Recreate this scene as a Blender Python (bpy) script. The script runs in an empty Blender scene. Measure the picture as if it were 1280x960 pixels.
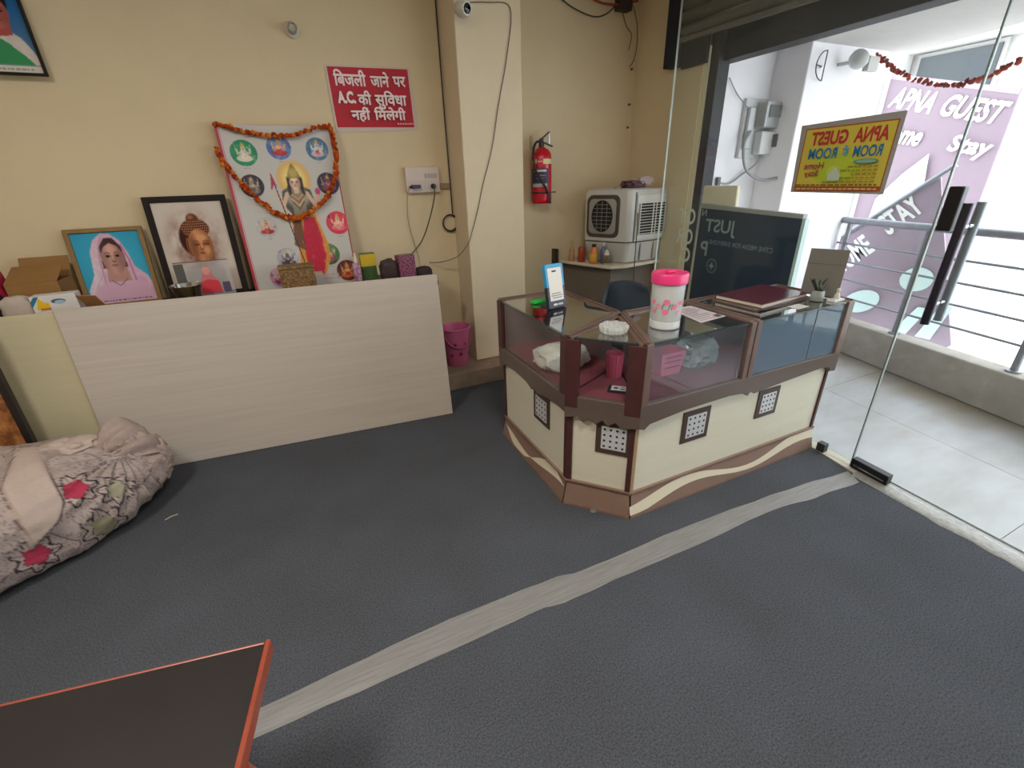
import bpy, bmesh, math, random
from mathutils import Vector, Matrix, noise
random.seed(7)
S = bpy.context.scene
C = S.collection
PI = math.pi

# ------------------------------------------------------------------ camera
cam_d = bpy.data.cameras.new('camera')
cam_d.sensor_width = 36.0
cam_d.lens = 36.0 * 555.0 / 1280.0
cam_d.clip_start = 0.05
cam = bpy.data.objects.new('camera', cam_d)
C.objects.link(cam)
RIGHT = Vector((0.9044511, -0.42551287, -0.03011641))
DOWN = Vector((-0.202724, -0.36663509, -0.90800974))
FWD = Vector((0.3753281, 0.82735573, -0.41786518))
m3 = Matrix((RIGHT, -DOWN, -FWD)).transposed()
cam.matrix_world = Matrix.Translation((0, 0, 1.5)) @ m3.to_4x4()
S.camera = cam

# ------------------------------------------------------------------ sky and exposure
w = bpy.data.worlds.new('sky')
S.world = w
w.use_nodes = True
bg = w.node_tree.nodes['Background']
bg.inputs[0].default_value = (0.90, 0.95, 1.0, 1)
bg.inputs[1].default_value = 4.0
S.view_settings.view_transform = 'Standard'
S.view_settings.look = 'None'
S.view_settings.gamma = 1.0
S.view_settings.use_curve_mapping = False
S.view_settings.exposure = 0.24

# ------------------------------------------------------------------ helpers
def lin(c):
    if isinstance(c, str):
        c = tuple(int(c[i:i + 2], 16) / 255 for i in (0, 2, 4))
    return tuple((x / 12.92 if x <= 0.04045 else ((x + 0.055) / 1.055) ** 2.4) for x in c)

MATS = {}
def mat(name, col, rough=0.6, metal=0.0, var=0.0, scale=8.0, stretch=(1, 1, 1), bump=0.0, bscale=120.0, spec=0.5,
        emit=0.0, alpha=1.0, col2=None, contrast=0.5):
    if name in MATS:
        return MATS[name]
    m = bpy.data.materials.new(name)
    m.use_nodes = True
    nt = m.node_tree
    b = nt.nodes['Principled BSDF']
    c = lin(col)
    b.inputs['Base Color'].default_value = (*c, 1)
    b.inputs['Roughness'].default_value = rough
    b.inputs['Metallic'].default_value = metal
    b.inputs['Specular IOR Level'].default_value = spec
    b.inputs['Alpha'].default_value = alpha
    if emit:
        b.inputs['Emission Color'].default_value = (*c, 1)
        b.inputs['Emission Strength'].default_value = emit
    if var or bump or col2:
        tc = nt.nodes.new('ShaderNodeTexCoord')
        mp = nt.nodes.new('ShaderNodeMapping')
        mp.inputs['Scale'].default_value = stretch
        nt.links.new(tc.outputs['Object'], mp.inputs['Vector'])
    if var or col2:
        n = nt.nodes.new('ShaderNodeTexNoise')
        n.inputs['Scale'].default_value = scale
        n.inputs['Detail'].default_value = 6
        n.inputs['Roughness'].default_value = 0.65
        nt.links.new(mp.outputs[0], n.inputs['Vector'])
        r = nt.nodes.new('ShaderNodeValToRGB')
        r.color_ramp.elements[0].position = 0.5 - contrast * 0.5
        r.color_ramp.elements[1].position = 0.5 + contrast * 0.5
        if col2:
            r.color_ramp.elements[0].color = (*c, 1)
            r.color_ramp.elements[1].color = (*lin(col2), 1)
        else:
            r.color_ramp.elements[0].color = (*[x * (1 - var) for x in c], 1)
            r.color_ramp.elements[1].color = (*[min(1, x * (1 + var)) for x in c], 1)
        nt.links.new(n.outputs['Fac'], r.inputs['Fac'])
        nt.links.new(r.outputs['Color'], b.inputs['Base Color'])
    if bump:
        n2 = nt.nodes.new('ShaderNodeTexNoise')
        n2.inputs['Scale'].default_value = bscale
        n2.inputs['Detail'].default_value = 4
        nt.links.new(mp.outputs[0], n2.inputs['Vector'])
        bp = nt.nodes.new('ShaderNodeBump')
        bp.inputs['Strength'].default_value = bump
        bp.inputs['Distance'].default_value = 0.01
        nt.links.new(n2.outputs['Fac'], bp.inputs['Height'])
        nt.links.new(bp.outputs[0], b.inputs['Normal'])
    MATS[name] = m
    return m

def glass(name, tint=(1, 1, 1), refl=1.0, rough=0.0, haze=0.0, haze_col=(0.85, 0.88, 0.9)):
    m = bpy.data.materials.new(name)
    m.use_nodes = True
    nt = m.node_tree
    nt.nodes.clear()
    out = nt.nodes.new('ShaderNodeOutputMaterial')
    tr = nt.nodes.new('ShaderNodeBsdfTransparent')
    tr.inputs[0].default_value = (*tint, 1)
    gl = nt.nodes.new('ShaderNodeBsdfGlossy')
    gl.inputs['Roughness'].default_value = rough
    fr = nt.nodes.new('ShaderNodeFresnel')
    geo = nt.nodes.new('ShaderNodeNewGeometry')       # same reflectance on the way in and out of the sheet
    mr = nt.nodes.new('ShaderNodeMapRange')
    mr.inputs['To Min'].default_value = 1.48
    mr.inputs['To Max'].default_value = 1.0 / 1.48
    nt.links.new(geo.outputs['Backfacing'], mr.inputs['Value'])
    nt.links.new(mr.outputs[0], fr.inputs[0])
    mul = nt.nodes.new('ShaderNodeMath')
    mul.operation = 'MULTIPLY'
    mul.inputs[1].default_value = refl
    mul.use_clamp = True
    nt.links.new(fr.outputs[0], mul.inputs[0])
    mx = nt.nodes.new('ShaderNodeMixShader')
    nt.links.new(mul.outputs[0], mx.inputs[0])
    nt.links.new(tr.outputs[0], mx.inputs[1])
    nt.links.new(gl.outputs[0], mx.inputs[2])
    last = mx
    if haze:
        df = nt.nodes.new('ShaderNodeBsdfDiffuse')
        df.inputs[0].default_value = (*haze_col, 1)
        m2 = nt.nodes.new('ShaderNodeMixShader')
        m2.inputs[0].default_value = haze
        nt.links.new(mx.outputs[0], m2.inputs[1])
        nt.links.new(df.outputs[0], m2.inputs[2])
        last = m2
    nt.links.new(last.outputs[0], out.inputs[0])
    MATS[name] = m
    return m

def colour_attr_mat(name, rough=0.6, spec=0.3, bump=0.0, bscale=80):
    m = mat(name, 'ffffff', rough, spec=spec, bump=bump, bscale=bscale)
    nt = m.node_tree
    a = nt.nodes.new('ShaderNodeVertexColor')
    a.layer_name = 'Col'
    nt.links.new(a.outputs[0], nt.nodes['Principled BSDF'].inputs['Base Color'])
    return m

class MB:
    """collects geometry in one mesh"""
    def __init__(s):
        s.v, s.f, s.c = [], [], []
    def add(s, vs, fs, col=None):
        k = len(s.v)
        s.v += [Vector(p) for p in vs]
        for f in fs:
            s.f.append([i + k for i in f])
            s.c.append(col)
        return s
    def box(s, lo, hi, M=None):
        (a, b, c), (d, e, g) = lo, hi
        vs = [Vector(p) for p in ((a, b, c), (d, b, c), (d, e, c), (a, e, c), (a, b, g), (d, b, g), (d, e, g), (a, e, g))]
        if M:
            vs = [M @ p for p in vs]
        return s.add(vs, [(3, 2, 1, 0), (4, 5, 6, 7), (0, 1, 5, 4), (1, 2, 6, 5), (2, 3, 7, 6), (3, 0, 4, 7)])
    def cbox(s, c, d, M=None):
        return s.box([c[i] - d[i] / 2 for i in range(3)], [c[i] + d[i] / 2 for i in range(3)], M)
    def loft(s, rings, cap=True, closed=True):
        k = len(rings[0])
        vs = [p for r in rings for p in r]
        fs = []
        for i in range(len(rings) - 1):
            for j in range(k if closed else k - 1):
                a, b = i * k + j, i * k + (j + 1) % k
                fs.append((a, b, b + k, a + k))
        if cap and closed:
            fs.append(tuple(reversed(range(k))))
            fs.append(tuple(range((len(rings) - 1) * k, len(rings) * k)))
        return s.add(vs, fs)
    def prism(s, poly, z0, z1):
        return s.loft([[(x, y, z0) for x, y in poly], [(x, y, z1) for x, y in poly]])
    def lathe(s, prof, n=24, c=(0, 0, 0), M=None, cap=True):
        rings = []
        for r, z in prof:
            ring = [Vector((c[0] + r * math.cos(2 * PI * i / n), c[1] + r * math.sin(2 * PI * i / n), c[2] + z)) for i in range(n)]
            rings.append([M @ p for p in ring] if M else ring)
        return s.loft(rings, cap)
    def tube(s, pts, r, n=8, cap=True):
        pts = [Vector(p) for p in pts]
        rings = []
        prev = None
        for i, p in enumerate(pts):
            t = (pts[min(i + 1, len(pts) - 1)] - pts[max(i - 1, 0)]).normalized()
            if prev is None:
                a = t.orthogonal().normalized()
            else:
                a = (prev - t * prev.dot(t))
                a = a.normalized() if a.length > 1e-6 else t.orthogonal().normalized()
            prev = a
            b = t.cross(a)
            rr = r[i] if isinstance(r, (list, tuple)) else r
            rings.append([p + a * rr * math.cos(2 * PI * j / n) + b * rr * math.sin(2 * PI * j / n) for j in range(n)])
        return s.loft(rings, cap)
    def build(s, name, m, parent=None, world=True, loc=None, bevel=0.0, smooth=False, seg=2, solid=0.0, sub=0):
        vs = s.v
        o_loc = Vector((0, 0, 0))
        if parent is not None and world:
            root = parent
            while root.parent:
                root = root.parent
            inv = root.matrix_basis.inverted()
            vs = [inv @ p for p in vs]
        elif loc is not None:
            o_loc = Vector(loc)
            if world:
                vs = [p - o_loc for p in vs]
        me = bpy.data.meshes.new(name)
        me.from_pydata([tuple(p) for p in vs], [], s.f)
        if any(c is not None for c in s.c):
            at = me.color_attributes.new('Col', 'FLOAT_COLOR', 'CORNER')
            for p in me.polygons:
                cc = s.c[p.index] or (1, 1, 1)
                for li in p.loop_indices:
                    at.data[li].color = (*cc[:3], 1)
        me.validate()
        bm = bmesh.new()
        bm.from_mesh(me)
        if not any(c is not None for c in s.c):
            bmesh.ops.recalc_face_normals(bm, faces=bm.faces)
        bm.to_mesh(me)
        bm.free()
        me.materials.append(m)
        if smooth:
            for p in me.polygons:
                p.use_smooth = True
            me.set_sharp_from_angle(angle=math.radians(45))
        o = bpy.data.objects.new(name, me)
        C.objects.link(o)
        o.location = o_loc
        if parent is not None:
            o.parent = parent
        if solid:
            md = o.modifiers.new('thickness', 'SOLIDIFY')
            md.thickness = solid
            md.offset = 0
        if sub:
            md = o.modifiers.new('smooth', 'SUBSURF')
            md.levels = md.render_levels = sub
        if bevel:
            md = o.modifiers.new('bevel', 'BEVEL')
            md.width = bevel
            md.segments = seg
            md.limit_method = 'ANGLE'
            md.angle_limit = math.radians(40)
        return o

def thing(name, label, cat, loc=(0, 0, 0), rot=(0, 0, 0), group=None):
    o = bpy.data.objects.new(name, None)
    C.objects.link(o)
    o.location = loc
    o.rotation_euler = rot
    o.matrix_basis = Matrix.LocRotScale(Vector(loc), __import__('mathutils').Euler(rot), None)
    o.empty_display_size = 0.05
    return tag(o, label, cat, group)

def tag(o, label, cat, group=None):
    o['label'] = label
    o['category'] = cat
    if group:
        o['group'] = group
    return o

def struct(o, label=None):
    o['kind'] = 'structure'
    if label:
        o['label'] = label
    return o

def lbl(o, label):
    o['label'] = label
    return o

def spline(pts, n=8):
    """Catmull-Rom through the points"""
    P = [Vector(p) for p in pts]
    P = [P[0] * 2 - P[1]] + P + [P[-1] * 2 - P[-2]]
    out = []
    for i in range(1, len(P) - 2):
        for k in range(n):
            t = k / n
            a, b, c, d = P[i - 1:i + 3]
            out.append(0.5 * ((2 * b) + (c - a) * t + (2 * a - 5 * b + 4 * c - d) * t * t + (3 * b - a - 3 * c + d) * t ** 3))
    out.append(P[-2])
    return out

def glyphs(s, bold=0.0, res=3):
    cu = bpy.data.curves.new('lettering', 'FONT')
    cu.body = s
    cu.offset = bold
    cu.resolution_u = res
    ob = bpy.data.objects.new('lettering', cu)
    C.objects.link(ob)
    dg = bpy.context.evaluated_depsgraph_get()
    dg.update()
    ev = ob.evaluated_get(dg)
    me = ev.to_mesh()
    vs = [(v.co.x, v.co.y) for v in me.vertices]
    fs = [tuple(p.vertices) for p in me.polygons]
    ev.to_mesh_clear()
    bpy.data.objects.remove(ob)
    bpy.data.curves.remove(cu)
    return vs, fs

class Print:
    """flat print on a plane: o + u*x + v*y, layers raised along n by a hair"""
    def __init__(s, o, u, v, n, eps=0.0004):
        s.o, s.u, s.v, s.n, s.eps = Vector(o), Vector(u), Vector(v), Vector(n), eps
        s.k = 1
        s.mb = MB()
    def pt(s, x, y, k=None):
        return s.o + s.u * x + s.v * y + s.n * (s.eps * (s.k if k is None else k))
    def poly(s, pts, col, up=True):
        s.mb.add([s.pt(x, y) for x, y in pts], [tuple(range(len(pts)))], lin(col))
        if up:
            s.k += 1
        return s
    def rect(s, x0, y0, x1, y1, col):
        return s.poly([(x0, y0), (x1, y0), (x1, y1), (x0, y1)], col)
    def ell(s, cx, cy, rx, ry, col, n=20, rot=0.0, a0=0, a1=2 * PI):
        c, d = math.cos(rot), math.sin(rot)
        pts = []
        full = abs(a1 - a0 - 2 * PI) < 1e-6
        for i in range(n if full else n + 1):
            a = a0 + (a1 - a0) * i / n
            x, y = rx * math.cos(a), ry * math.sin(a)
            pts.append((cx + x * c - y * d, cy + x * d + y * c))
        return s.poly(pts, col)
    def line(s, pts, wd, col):
        for (x0, y0), (x1, y1) in zip(pts[:-1], pts[1:]):
            dx, dy = x1 - x0, y1 - y0
            L = math.hypot(dx, dy) or 1
            nx, ny = -dy / L * wd / 2, dx / L * wd / 2
            s.poly([(x0 + nx, y0 + ny), (x1 + nx, y1 + ny), (x1 - nx, y1 - ny), (x0 - nx, y0 - ny)], col, False)
        s.k += 1
        return s
    def text(s, body, x0, y0, x1, y1, col, bold=0.0, shear=0.0, rot=0.0):
        vs, fs = glyphs(body, bold)
        if not vs:
            return s
        ax, bx = min(p[0] for p in vs), max(p[0] for p in vs)
        ay, by = min(p[1] for p in vs), max(p[1] for p in vs)
        par = list(range(len(vs)))
        def find(i):
            while par[i] != i:
                par[i] = par[par[i]]
                i = par[i]
            return i
        for f in fs:
            for j in f[1:]:
                par[find(j)] = find(f[0])
        ids = {}
        P = []
        c, d = math.cos(rot), math.sin(rot)
        for i, (x, y) in enumerate(vs):
            k = ids.setdefault(find(i), len(ids)) % 4
            X = (x - ax) / (bx - ax) * (x1 - x0)
            Y = (y - ay) / (by - ay) * (y1 - y0)
            X += shear * Y
            P.append(s.pt(x0 + X * c - Y * d, y0 + X * d + Y * c, s.k + k * 0.5))
        s.mb.add(P, fs, lin(col))
        s.k += 3
        return s
    def build(s, name, parent, m=None):
        return s.mb.build(name, m or MATS['print'], parent)

colour_attr_mat('print', 0.45, 0.35)
colour_attr_mat('print_matt', 0.8, 0.1)
CLEAR = glass('clear_glass', (0.96, 0.985, 0.98), 1.0)
DOORGLASS = glass('door_glass', (0.95, 0.975, 0.97), 0.6, haze=0.02)
DARKWOOD = mat('dark_wood', '4a332f', 0.42, var=0.25, scale=6, stretch=(1, 1, 1))
GREYBROWN = mat('grey_brown_laminate', '6f6058', 0.35, var=0.1, scale=5)
CREAM = mat('cream_laminate', 'd8d3c0', 0.4, var=0.05, scale=3, stretch=(1, 1, 8))

import numpy as np
def hexc(c):
    return np.array([int(c[i:i + 2], 16) / 255 for i in (0, 2, 4)])
class Ras:
    """a small procedural picture, later laid out as a fine grid of coloured cells (flat print)"""
    def __init__(s, W, H, nx, bg, seed=1):
        s.W, s.H, s.nx, s.ny = W, H, nx, int(round(nx * H / W))
        xs = (np.arange(s.nx) + .5) / s.nx * W
        ys = (np.arange(s.ny) + .5) / s.ny * H
        s.X, s.Y = np.meshgrid(xs, ys)
        s.img = np.zeros((s.ny, s.nx, 3)) + hexc(bg)
        s.rng = np.random.RandomState(seed)
    def mix(s, m, col):
        c = hexc(col) if isinstance(col, str) else col
        s.img = s.img * (1 - m[..., None]) + c * m[..., None]
    def fbm(s, cells=6, octaves=4):
        out = np.zeros_like(s.X); amp = 1.0; tot = 0
        for o in range(octaves):
            n = cells * 2 ** o
            g = s.rng.rand(n + 2, n + 2)
            u = s.X / s.W * n; v = s.Y / s.H * n
            i, j = np.clip(u.astype(int), 0, n), np.clip(v.astype(int), 0, n)
            fu, fv = u - i, v - j
            fu, fv = fu * fu * (3 - 2 * fu), fv * fv * (3 - 2 * fv)
            out += amp * ((g[j, i] * (1 - fu) + g[j, i + 1] * fu) * (1 - fv) + (g[j + 1, i] * (1 - fu) + g[j + 1, i + 1] * fu) * fv)
            tot += amp; amp *= .55
        return out / tot
    def m_ell(s, cx, cy, rx, ry, soft=.12, rot=0.0):
        dx, dy = s.X - cx, s.Y - cy
        c, d = math.cos(rot), math.sin(rot)
        a, b = (dx * c + dy * d) / rx, (-dx * d + dy * c) / ry
        r = np.sqrt(a * a + b * b)
        return np.clip((1 - r) / max(soft, 1e-3) + .5, 0, 1)
    def ell(s, cx, cy, rx, ry, col, soft=.12, rot=0.0, a=1.0, within=None):
        m = s.m_ell(cx, cy, rx, ry, soft, rot) * a
        if within is not None: m = m * within
        s.mix(m, col); return m
    def m_poly(s, pts, blur=1):
        inside = np.zeros_like(s.X, bool)
        n = len(pts)
        for i in range(n):
            (x0, y0), (x1, y1) = pts[i], pts[(i + 1) % n]
            if y0 == y1: continue
            cond = ((s.Y < y0) != (s.Y < y1)) & (s.X < (x1 - x0) * (s.Y - y0) / (y1 - y0) + x0)
            inside ^= cond
        m = inside.astype(float)
        for _ in range(blur):
            p_ = np.pad(m, 1, 'edge')
            m = (p_[1:-1, 1:-1] * 4 + p_[:-2, 1:-1] + p_[2:, 1:-1] + p_[1:-1, :-2] + p_[1:-1, 2:]) / 8
        return m
    def poly(s, pts, col, blur=1, a=1.0, within=None):
        m = s.m_poly(pts, blur) * a
        if within is not None: m = m * within
        s.mix(m, col); return m
    def line(s, pts, wd, col, a=1.0):
        m = np.zeros_like(s.X)
        for (x0, y0), (x1, y1) in zip(pts[:-1], pts[1:]):
            dx, dy = x1 - x0, y1 - y0
            L2 = dx * dx + dy * dy + 1e-12
            t = np.clip(((s.X - x0) * dx + (s.Y - y0) * dy) / L2, 0, 1)
            d = np.hypot(s.X - x0 - t * dx, s.Y - y0 - t * dy)
            m = np.maximum(m, np.clip((wd / 2 - d) / (wd * .4) + .5, 0, 1))
        s.mix(m * a, col)
    def scribble(s, x0, x1, y, h, col):
        x = x0
        while x < x1:
            w_ = s.rng.uniform(.5, 2.2) * h
            s.mix(((s.X > x) & (s.X < x + w_) & (abs(s.Y - y) < h / 2)).astype(float) * .8, col)
            x += w_ + h * .6
    def face(s, cx, cy, rx, ry, skin, dark, lip, turn=0.0, closed=False):
        h = s.ell(cx, cy, rx, ry, skin, .10)
        s.ell(cx + rx * (.9 - turn), cy, rx * .7, ry * 1.1, dark, 1.0, a=.55, within=h)
        s.ell(cx - rx * .95, cy - ry * .1, rx * .5, ry, dark, .9, a=.35, within=h)
        s.ell(cx + turn * rx * .3, cy + ry * .45, rx * .5, ry * .3, np.clip(hexc(skin) * 1.18, 0, 1), .9, a=.6, within=h)
        e = turn * rx * .25
        for k in (-1, 1):
            ex = cx + k * rx * .42 + e
            s.ell(ex, cy + ry * .10, rx * .26, ry * .10, dark, .8, a=.7, within=h)
            s.line([(ex - rx * .22, cy + ry * .25), (ex, cy + ry * .31), (ex + rx * .22, cy + ry * .25)], ry * .06, dark, .8)
            if closed:
                s.line([(ex - rx * .22, cy + ry * .07), (ex, cy + ry * .02), (ex + rx * .22, cy + ry * .07)], ry * .05, '4a2a1e')
            else:
                s.ell(ex, cy + ry * .08, rx * .15, ry * .06, '2a1c1c', .3)
        s.poly([(cx + e - rx * .05, cy + ry * .15), (cx + e + rx * .12, cy + ry * .1), (cx + e + rx * .2, cy - ry * .22), (cx + e - rx * .18, cy - ry * .22)], dark, 1, .35, h)
        s.ell(cx + e, cy - ry * .02, rx * .07, ry * .2, np.clip(hexc(skin) * 1.2, 0, 1), .8, a=.7)
        s.ell(cx + e, cy - ry * .24, rx * .2, ry * .05, dark, .8, a=.8)
        s.ell(cx + e, cy - ry * .46, rx * .3, ry * .08, lip, .5, a=.9)
        s.line([(cx + e - rx * .28, cy - ry * .45), (cx + e + rx * .28, cy - ry * .45)], ry * .03, dark, .8)
        return h
    def lay(s, p):
        p.k += 1
        nx, ny = s.nx, s.ny
        vs = [p.pt(i / nx * s.W, j / ny * s.H) for j in range(ny + 1) for i in range(nx + 1)]
        k = len(p.mb.v)
        p.mb.v += vs
        img = np.clip(s.img, 0, 1)
        ln = np.where(img <= .04045, img / 12.92, ((img + .055) / 1.055) ** 2.4)
        for j in range(ny):
            for i in range(nx):
                a = k + j * (nx + 1) + i
                p.mb.f.append([a, a + 1, a + nx + 2, a + nx + 1])
                p.mb.c.append(tuple(ln[j, i]))
        p.k += 1

def pic_portrait(p, W, H):
    R = Ras(W, H, 90, '1b5a98', 3)
    R.mix(np.clip(1 - R.Y / H * 1.25, 0, 1) * .75, '8a8f98')
    b = R.poly([(0, H * .08), (W * 1.03, H * .08), (W * 0.97, H * .22), (W * 0.88, H * .36), (W * 0.77, H * .42), (W * 0.57, H * .42), (W * 0.38, H * .33), (0, H * .2)], 'd8cdc6')
    R.mix(b * R.fbm(8) * .35, '8f8680')
    R.poly([(W * 0.47, H * .08), (W * 0.94, H * .08), (W * 0.86, H * .17), (W * 0.71, H * .30), (W * 0.61, H * .36), (W * 0.57, H * .28)], '3f8d5c')
    R.poly([(W * 0.61, H * .36), (W * 0.80, H * .38), (W * 0.81, H * .50), (W * 0.60, H * .50)], 'a8524e')
    R.ell(W * 0.69, H * .70, W * .17, H * .13, '251c1c', .2)
    R.face(W * .69, H * .60, W * .15, H * .16, 'bd6f66', '7a3a38', '9a4448', .2)
    R.mix((R.Y < H * .075).astype(float), 'cfc9be'); R.scribble(W * .04, W * .86, H * .035, .009, '8b857d')
    R.lay(p)
def pic_veil(p, W, H):
    R = Ras(W, H, 110, '2f88ae', 5)
    R.mix(R.m_ell(W * .5, H * .55, W * .6, H * .6, 1.2) * .8, '46b0cc')
    v = R.poly([(0, 0), (W * .03, H * .2), (W * .17, H * .42), (W * .21, H * .74), (W * .30, H * .90), (W * .43, H * .985), (W * .56, H * .975), (W * .68, H * .88), (W * .75, H * .72), (W * .80, H * .50), (W * .95, H * .36), (W, H * .24), (W, 0)], 'd0a6bc', 2)
    R.mix(v * np.clip((W * .42 - R.X) / (W * .25), 0, 1) * .8, 'dccad2')
    for k in range(9):
        x = W * (.06 + k * .11); R.line([(x, 0), (x + W * .06, H * .2), (W * .3 + k * W * .05, H * .42)], .006, 'b98aa6', .35)
    R.mix(v * (R.fbm(16, 3) > .56) * .12, 'ffffff')
    R.line([(W * .30, H * .20), (W * .31, H * .55), (W * .34, H * .78), (W * .42, H * .92)], .007, 'b58fa6', .8)
    R.line([(W * .76, H * .3), (W * .74, H * .60), (W * .68, H * .82)], .008, 'b96a9a', .8)
    n = R.poly([(W * .34, H * .3), (W * .70, H * .3), (W * .68, H * .5), (W * .38, H * .5)], 'b78a82', 2)
    R.poly([(W * .33, H * .5), (W * .36, H * .80), (W * .46, H * .92), (W * .58, H * .92), (W * .68, H * .78), (W * .70, H * .5)], '6b4b4a', 2)
    R.face(W * .515, H * .645, W * .165, H * .245, 'c09388', '7a5450', 'a0686a', .05)
    R.poly([(W * .35, H * .70), (W * .38, H * .82), (W * .45, H * .90), (W * .52, H * .92), (W * .60, H * .89), (W * .66, H * .80), (W * .68, H * .68), (W * .62, H * .80), (W * .52, H * .85), (W * .42, H * .80)], '4a3433', 2)
    R.line([(W * .40, H * .32), (W * .50, H * .24), (W * .64, H * .33)], .005, '8a6a60')
    R.poly([(W * .05, 0), (W * .16, H * .25), (W * .40, H * .30), (W * .52, H * .20), (W * .66, H * .30), (W * .88, H * .28), (W * .98, 0)], 'd2a8c0', 2, .85)
    R.scribble(W * .1, W * .92, H * .035, .010, '77607a')
    R.lay(p)
def pic_statue(p, W, H):
    R = Ras(W, H, 120, 'cfc3b8', 8)
    f = R.fbm(5, 5); g = R.fbm(9, 4)
    halo = np.exp(-(((R.X - W * .5) / (W * .34)) ** 2 + ((R.Y - H * .56) / (H * .30)) ** 2) ** 1.6)
    R.mix(np.clip(halo * (f * 3.4 - .75), 0, 1), '8a6256'); R.mix(np.clip(halo * (g * 3 - 1.3), 0, 1) * .65, '6e4a42')
    sh = R.poly([(W * .22, H * .24), (W * .36, H * .30), (W * .43, H * .36), (W * .66, H * .36), (W * .70, H * .30), (W * .80, H * .25), (W * .80, 0), (W * .2, 0)], '8a6a5e', 3, .55)
    R.poly([(W * .42, H * .28), (W * .42, H * .44), (W * .66, H * .44), (W * .64, H * .28)], '8a5138', 2)
    # back of the head and hair
    R.ell(W * .47, H * .60, W * .20, H * .19, '43261f', .15)
    R.ell(W * .52, H * .82, W * .085, H * .055, '6e4032', .25); R.ell(W * .50, H * .835, W * .04, H * .025, '9c664c', .8)
    hm = R.ell(W * .53, H * .71, W * .20, H * .105, '6a3c2e', .15)
    for r_ in range(6):
        for k in range(12):
            x, y = W * (.35 + k * .032 + (r_ % 2) * .016), H * (.655 + r_ * .026)
            R.ell(x, y, W * .015, H * .010, '3c211a', .5, a=.8, within=hm); R.ell(x - W * .003, y + H * .003, W * .010, H * .007, 'c48e68', .8, a=.9, within=hm)
    # ear
    R.ell(W * .375, H * .52, W * .03, H * .10, '8d553e', .3); R.ell(W * .375, H * .52, W * .014, H * .07, '4c2a20', .5)
    h = R.face(W * .55, H * .525, W * .175, H * .18, 'cc8f62', '6e3c2a', '8c4432', .25, True)
    R.ell(W * .45, H * .50, W * .06, H * .15, '6e4030', 1.0, a=.6, within=h)
    R.ell(W * .62, H * .47, W * .05, H * .05, 'e0a878', 1.0, a=.7, within=h); R.ell(W * .60, H * .61, W * .06, H * .03, 'dba273', 1.0, a=.6, within=h)
    R.line([(W * .28, H * .285), (W * .50, H * .30), (W * .78, H * .285)], .004, '5d4238')
    R.mix(np.clip(1 - R.Y / (H * .28), 0, 1) * .5, 'b8a394')
    R.lay(p)
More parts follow.
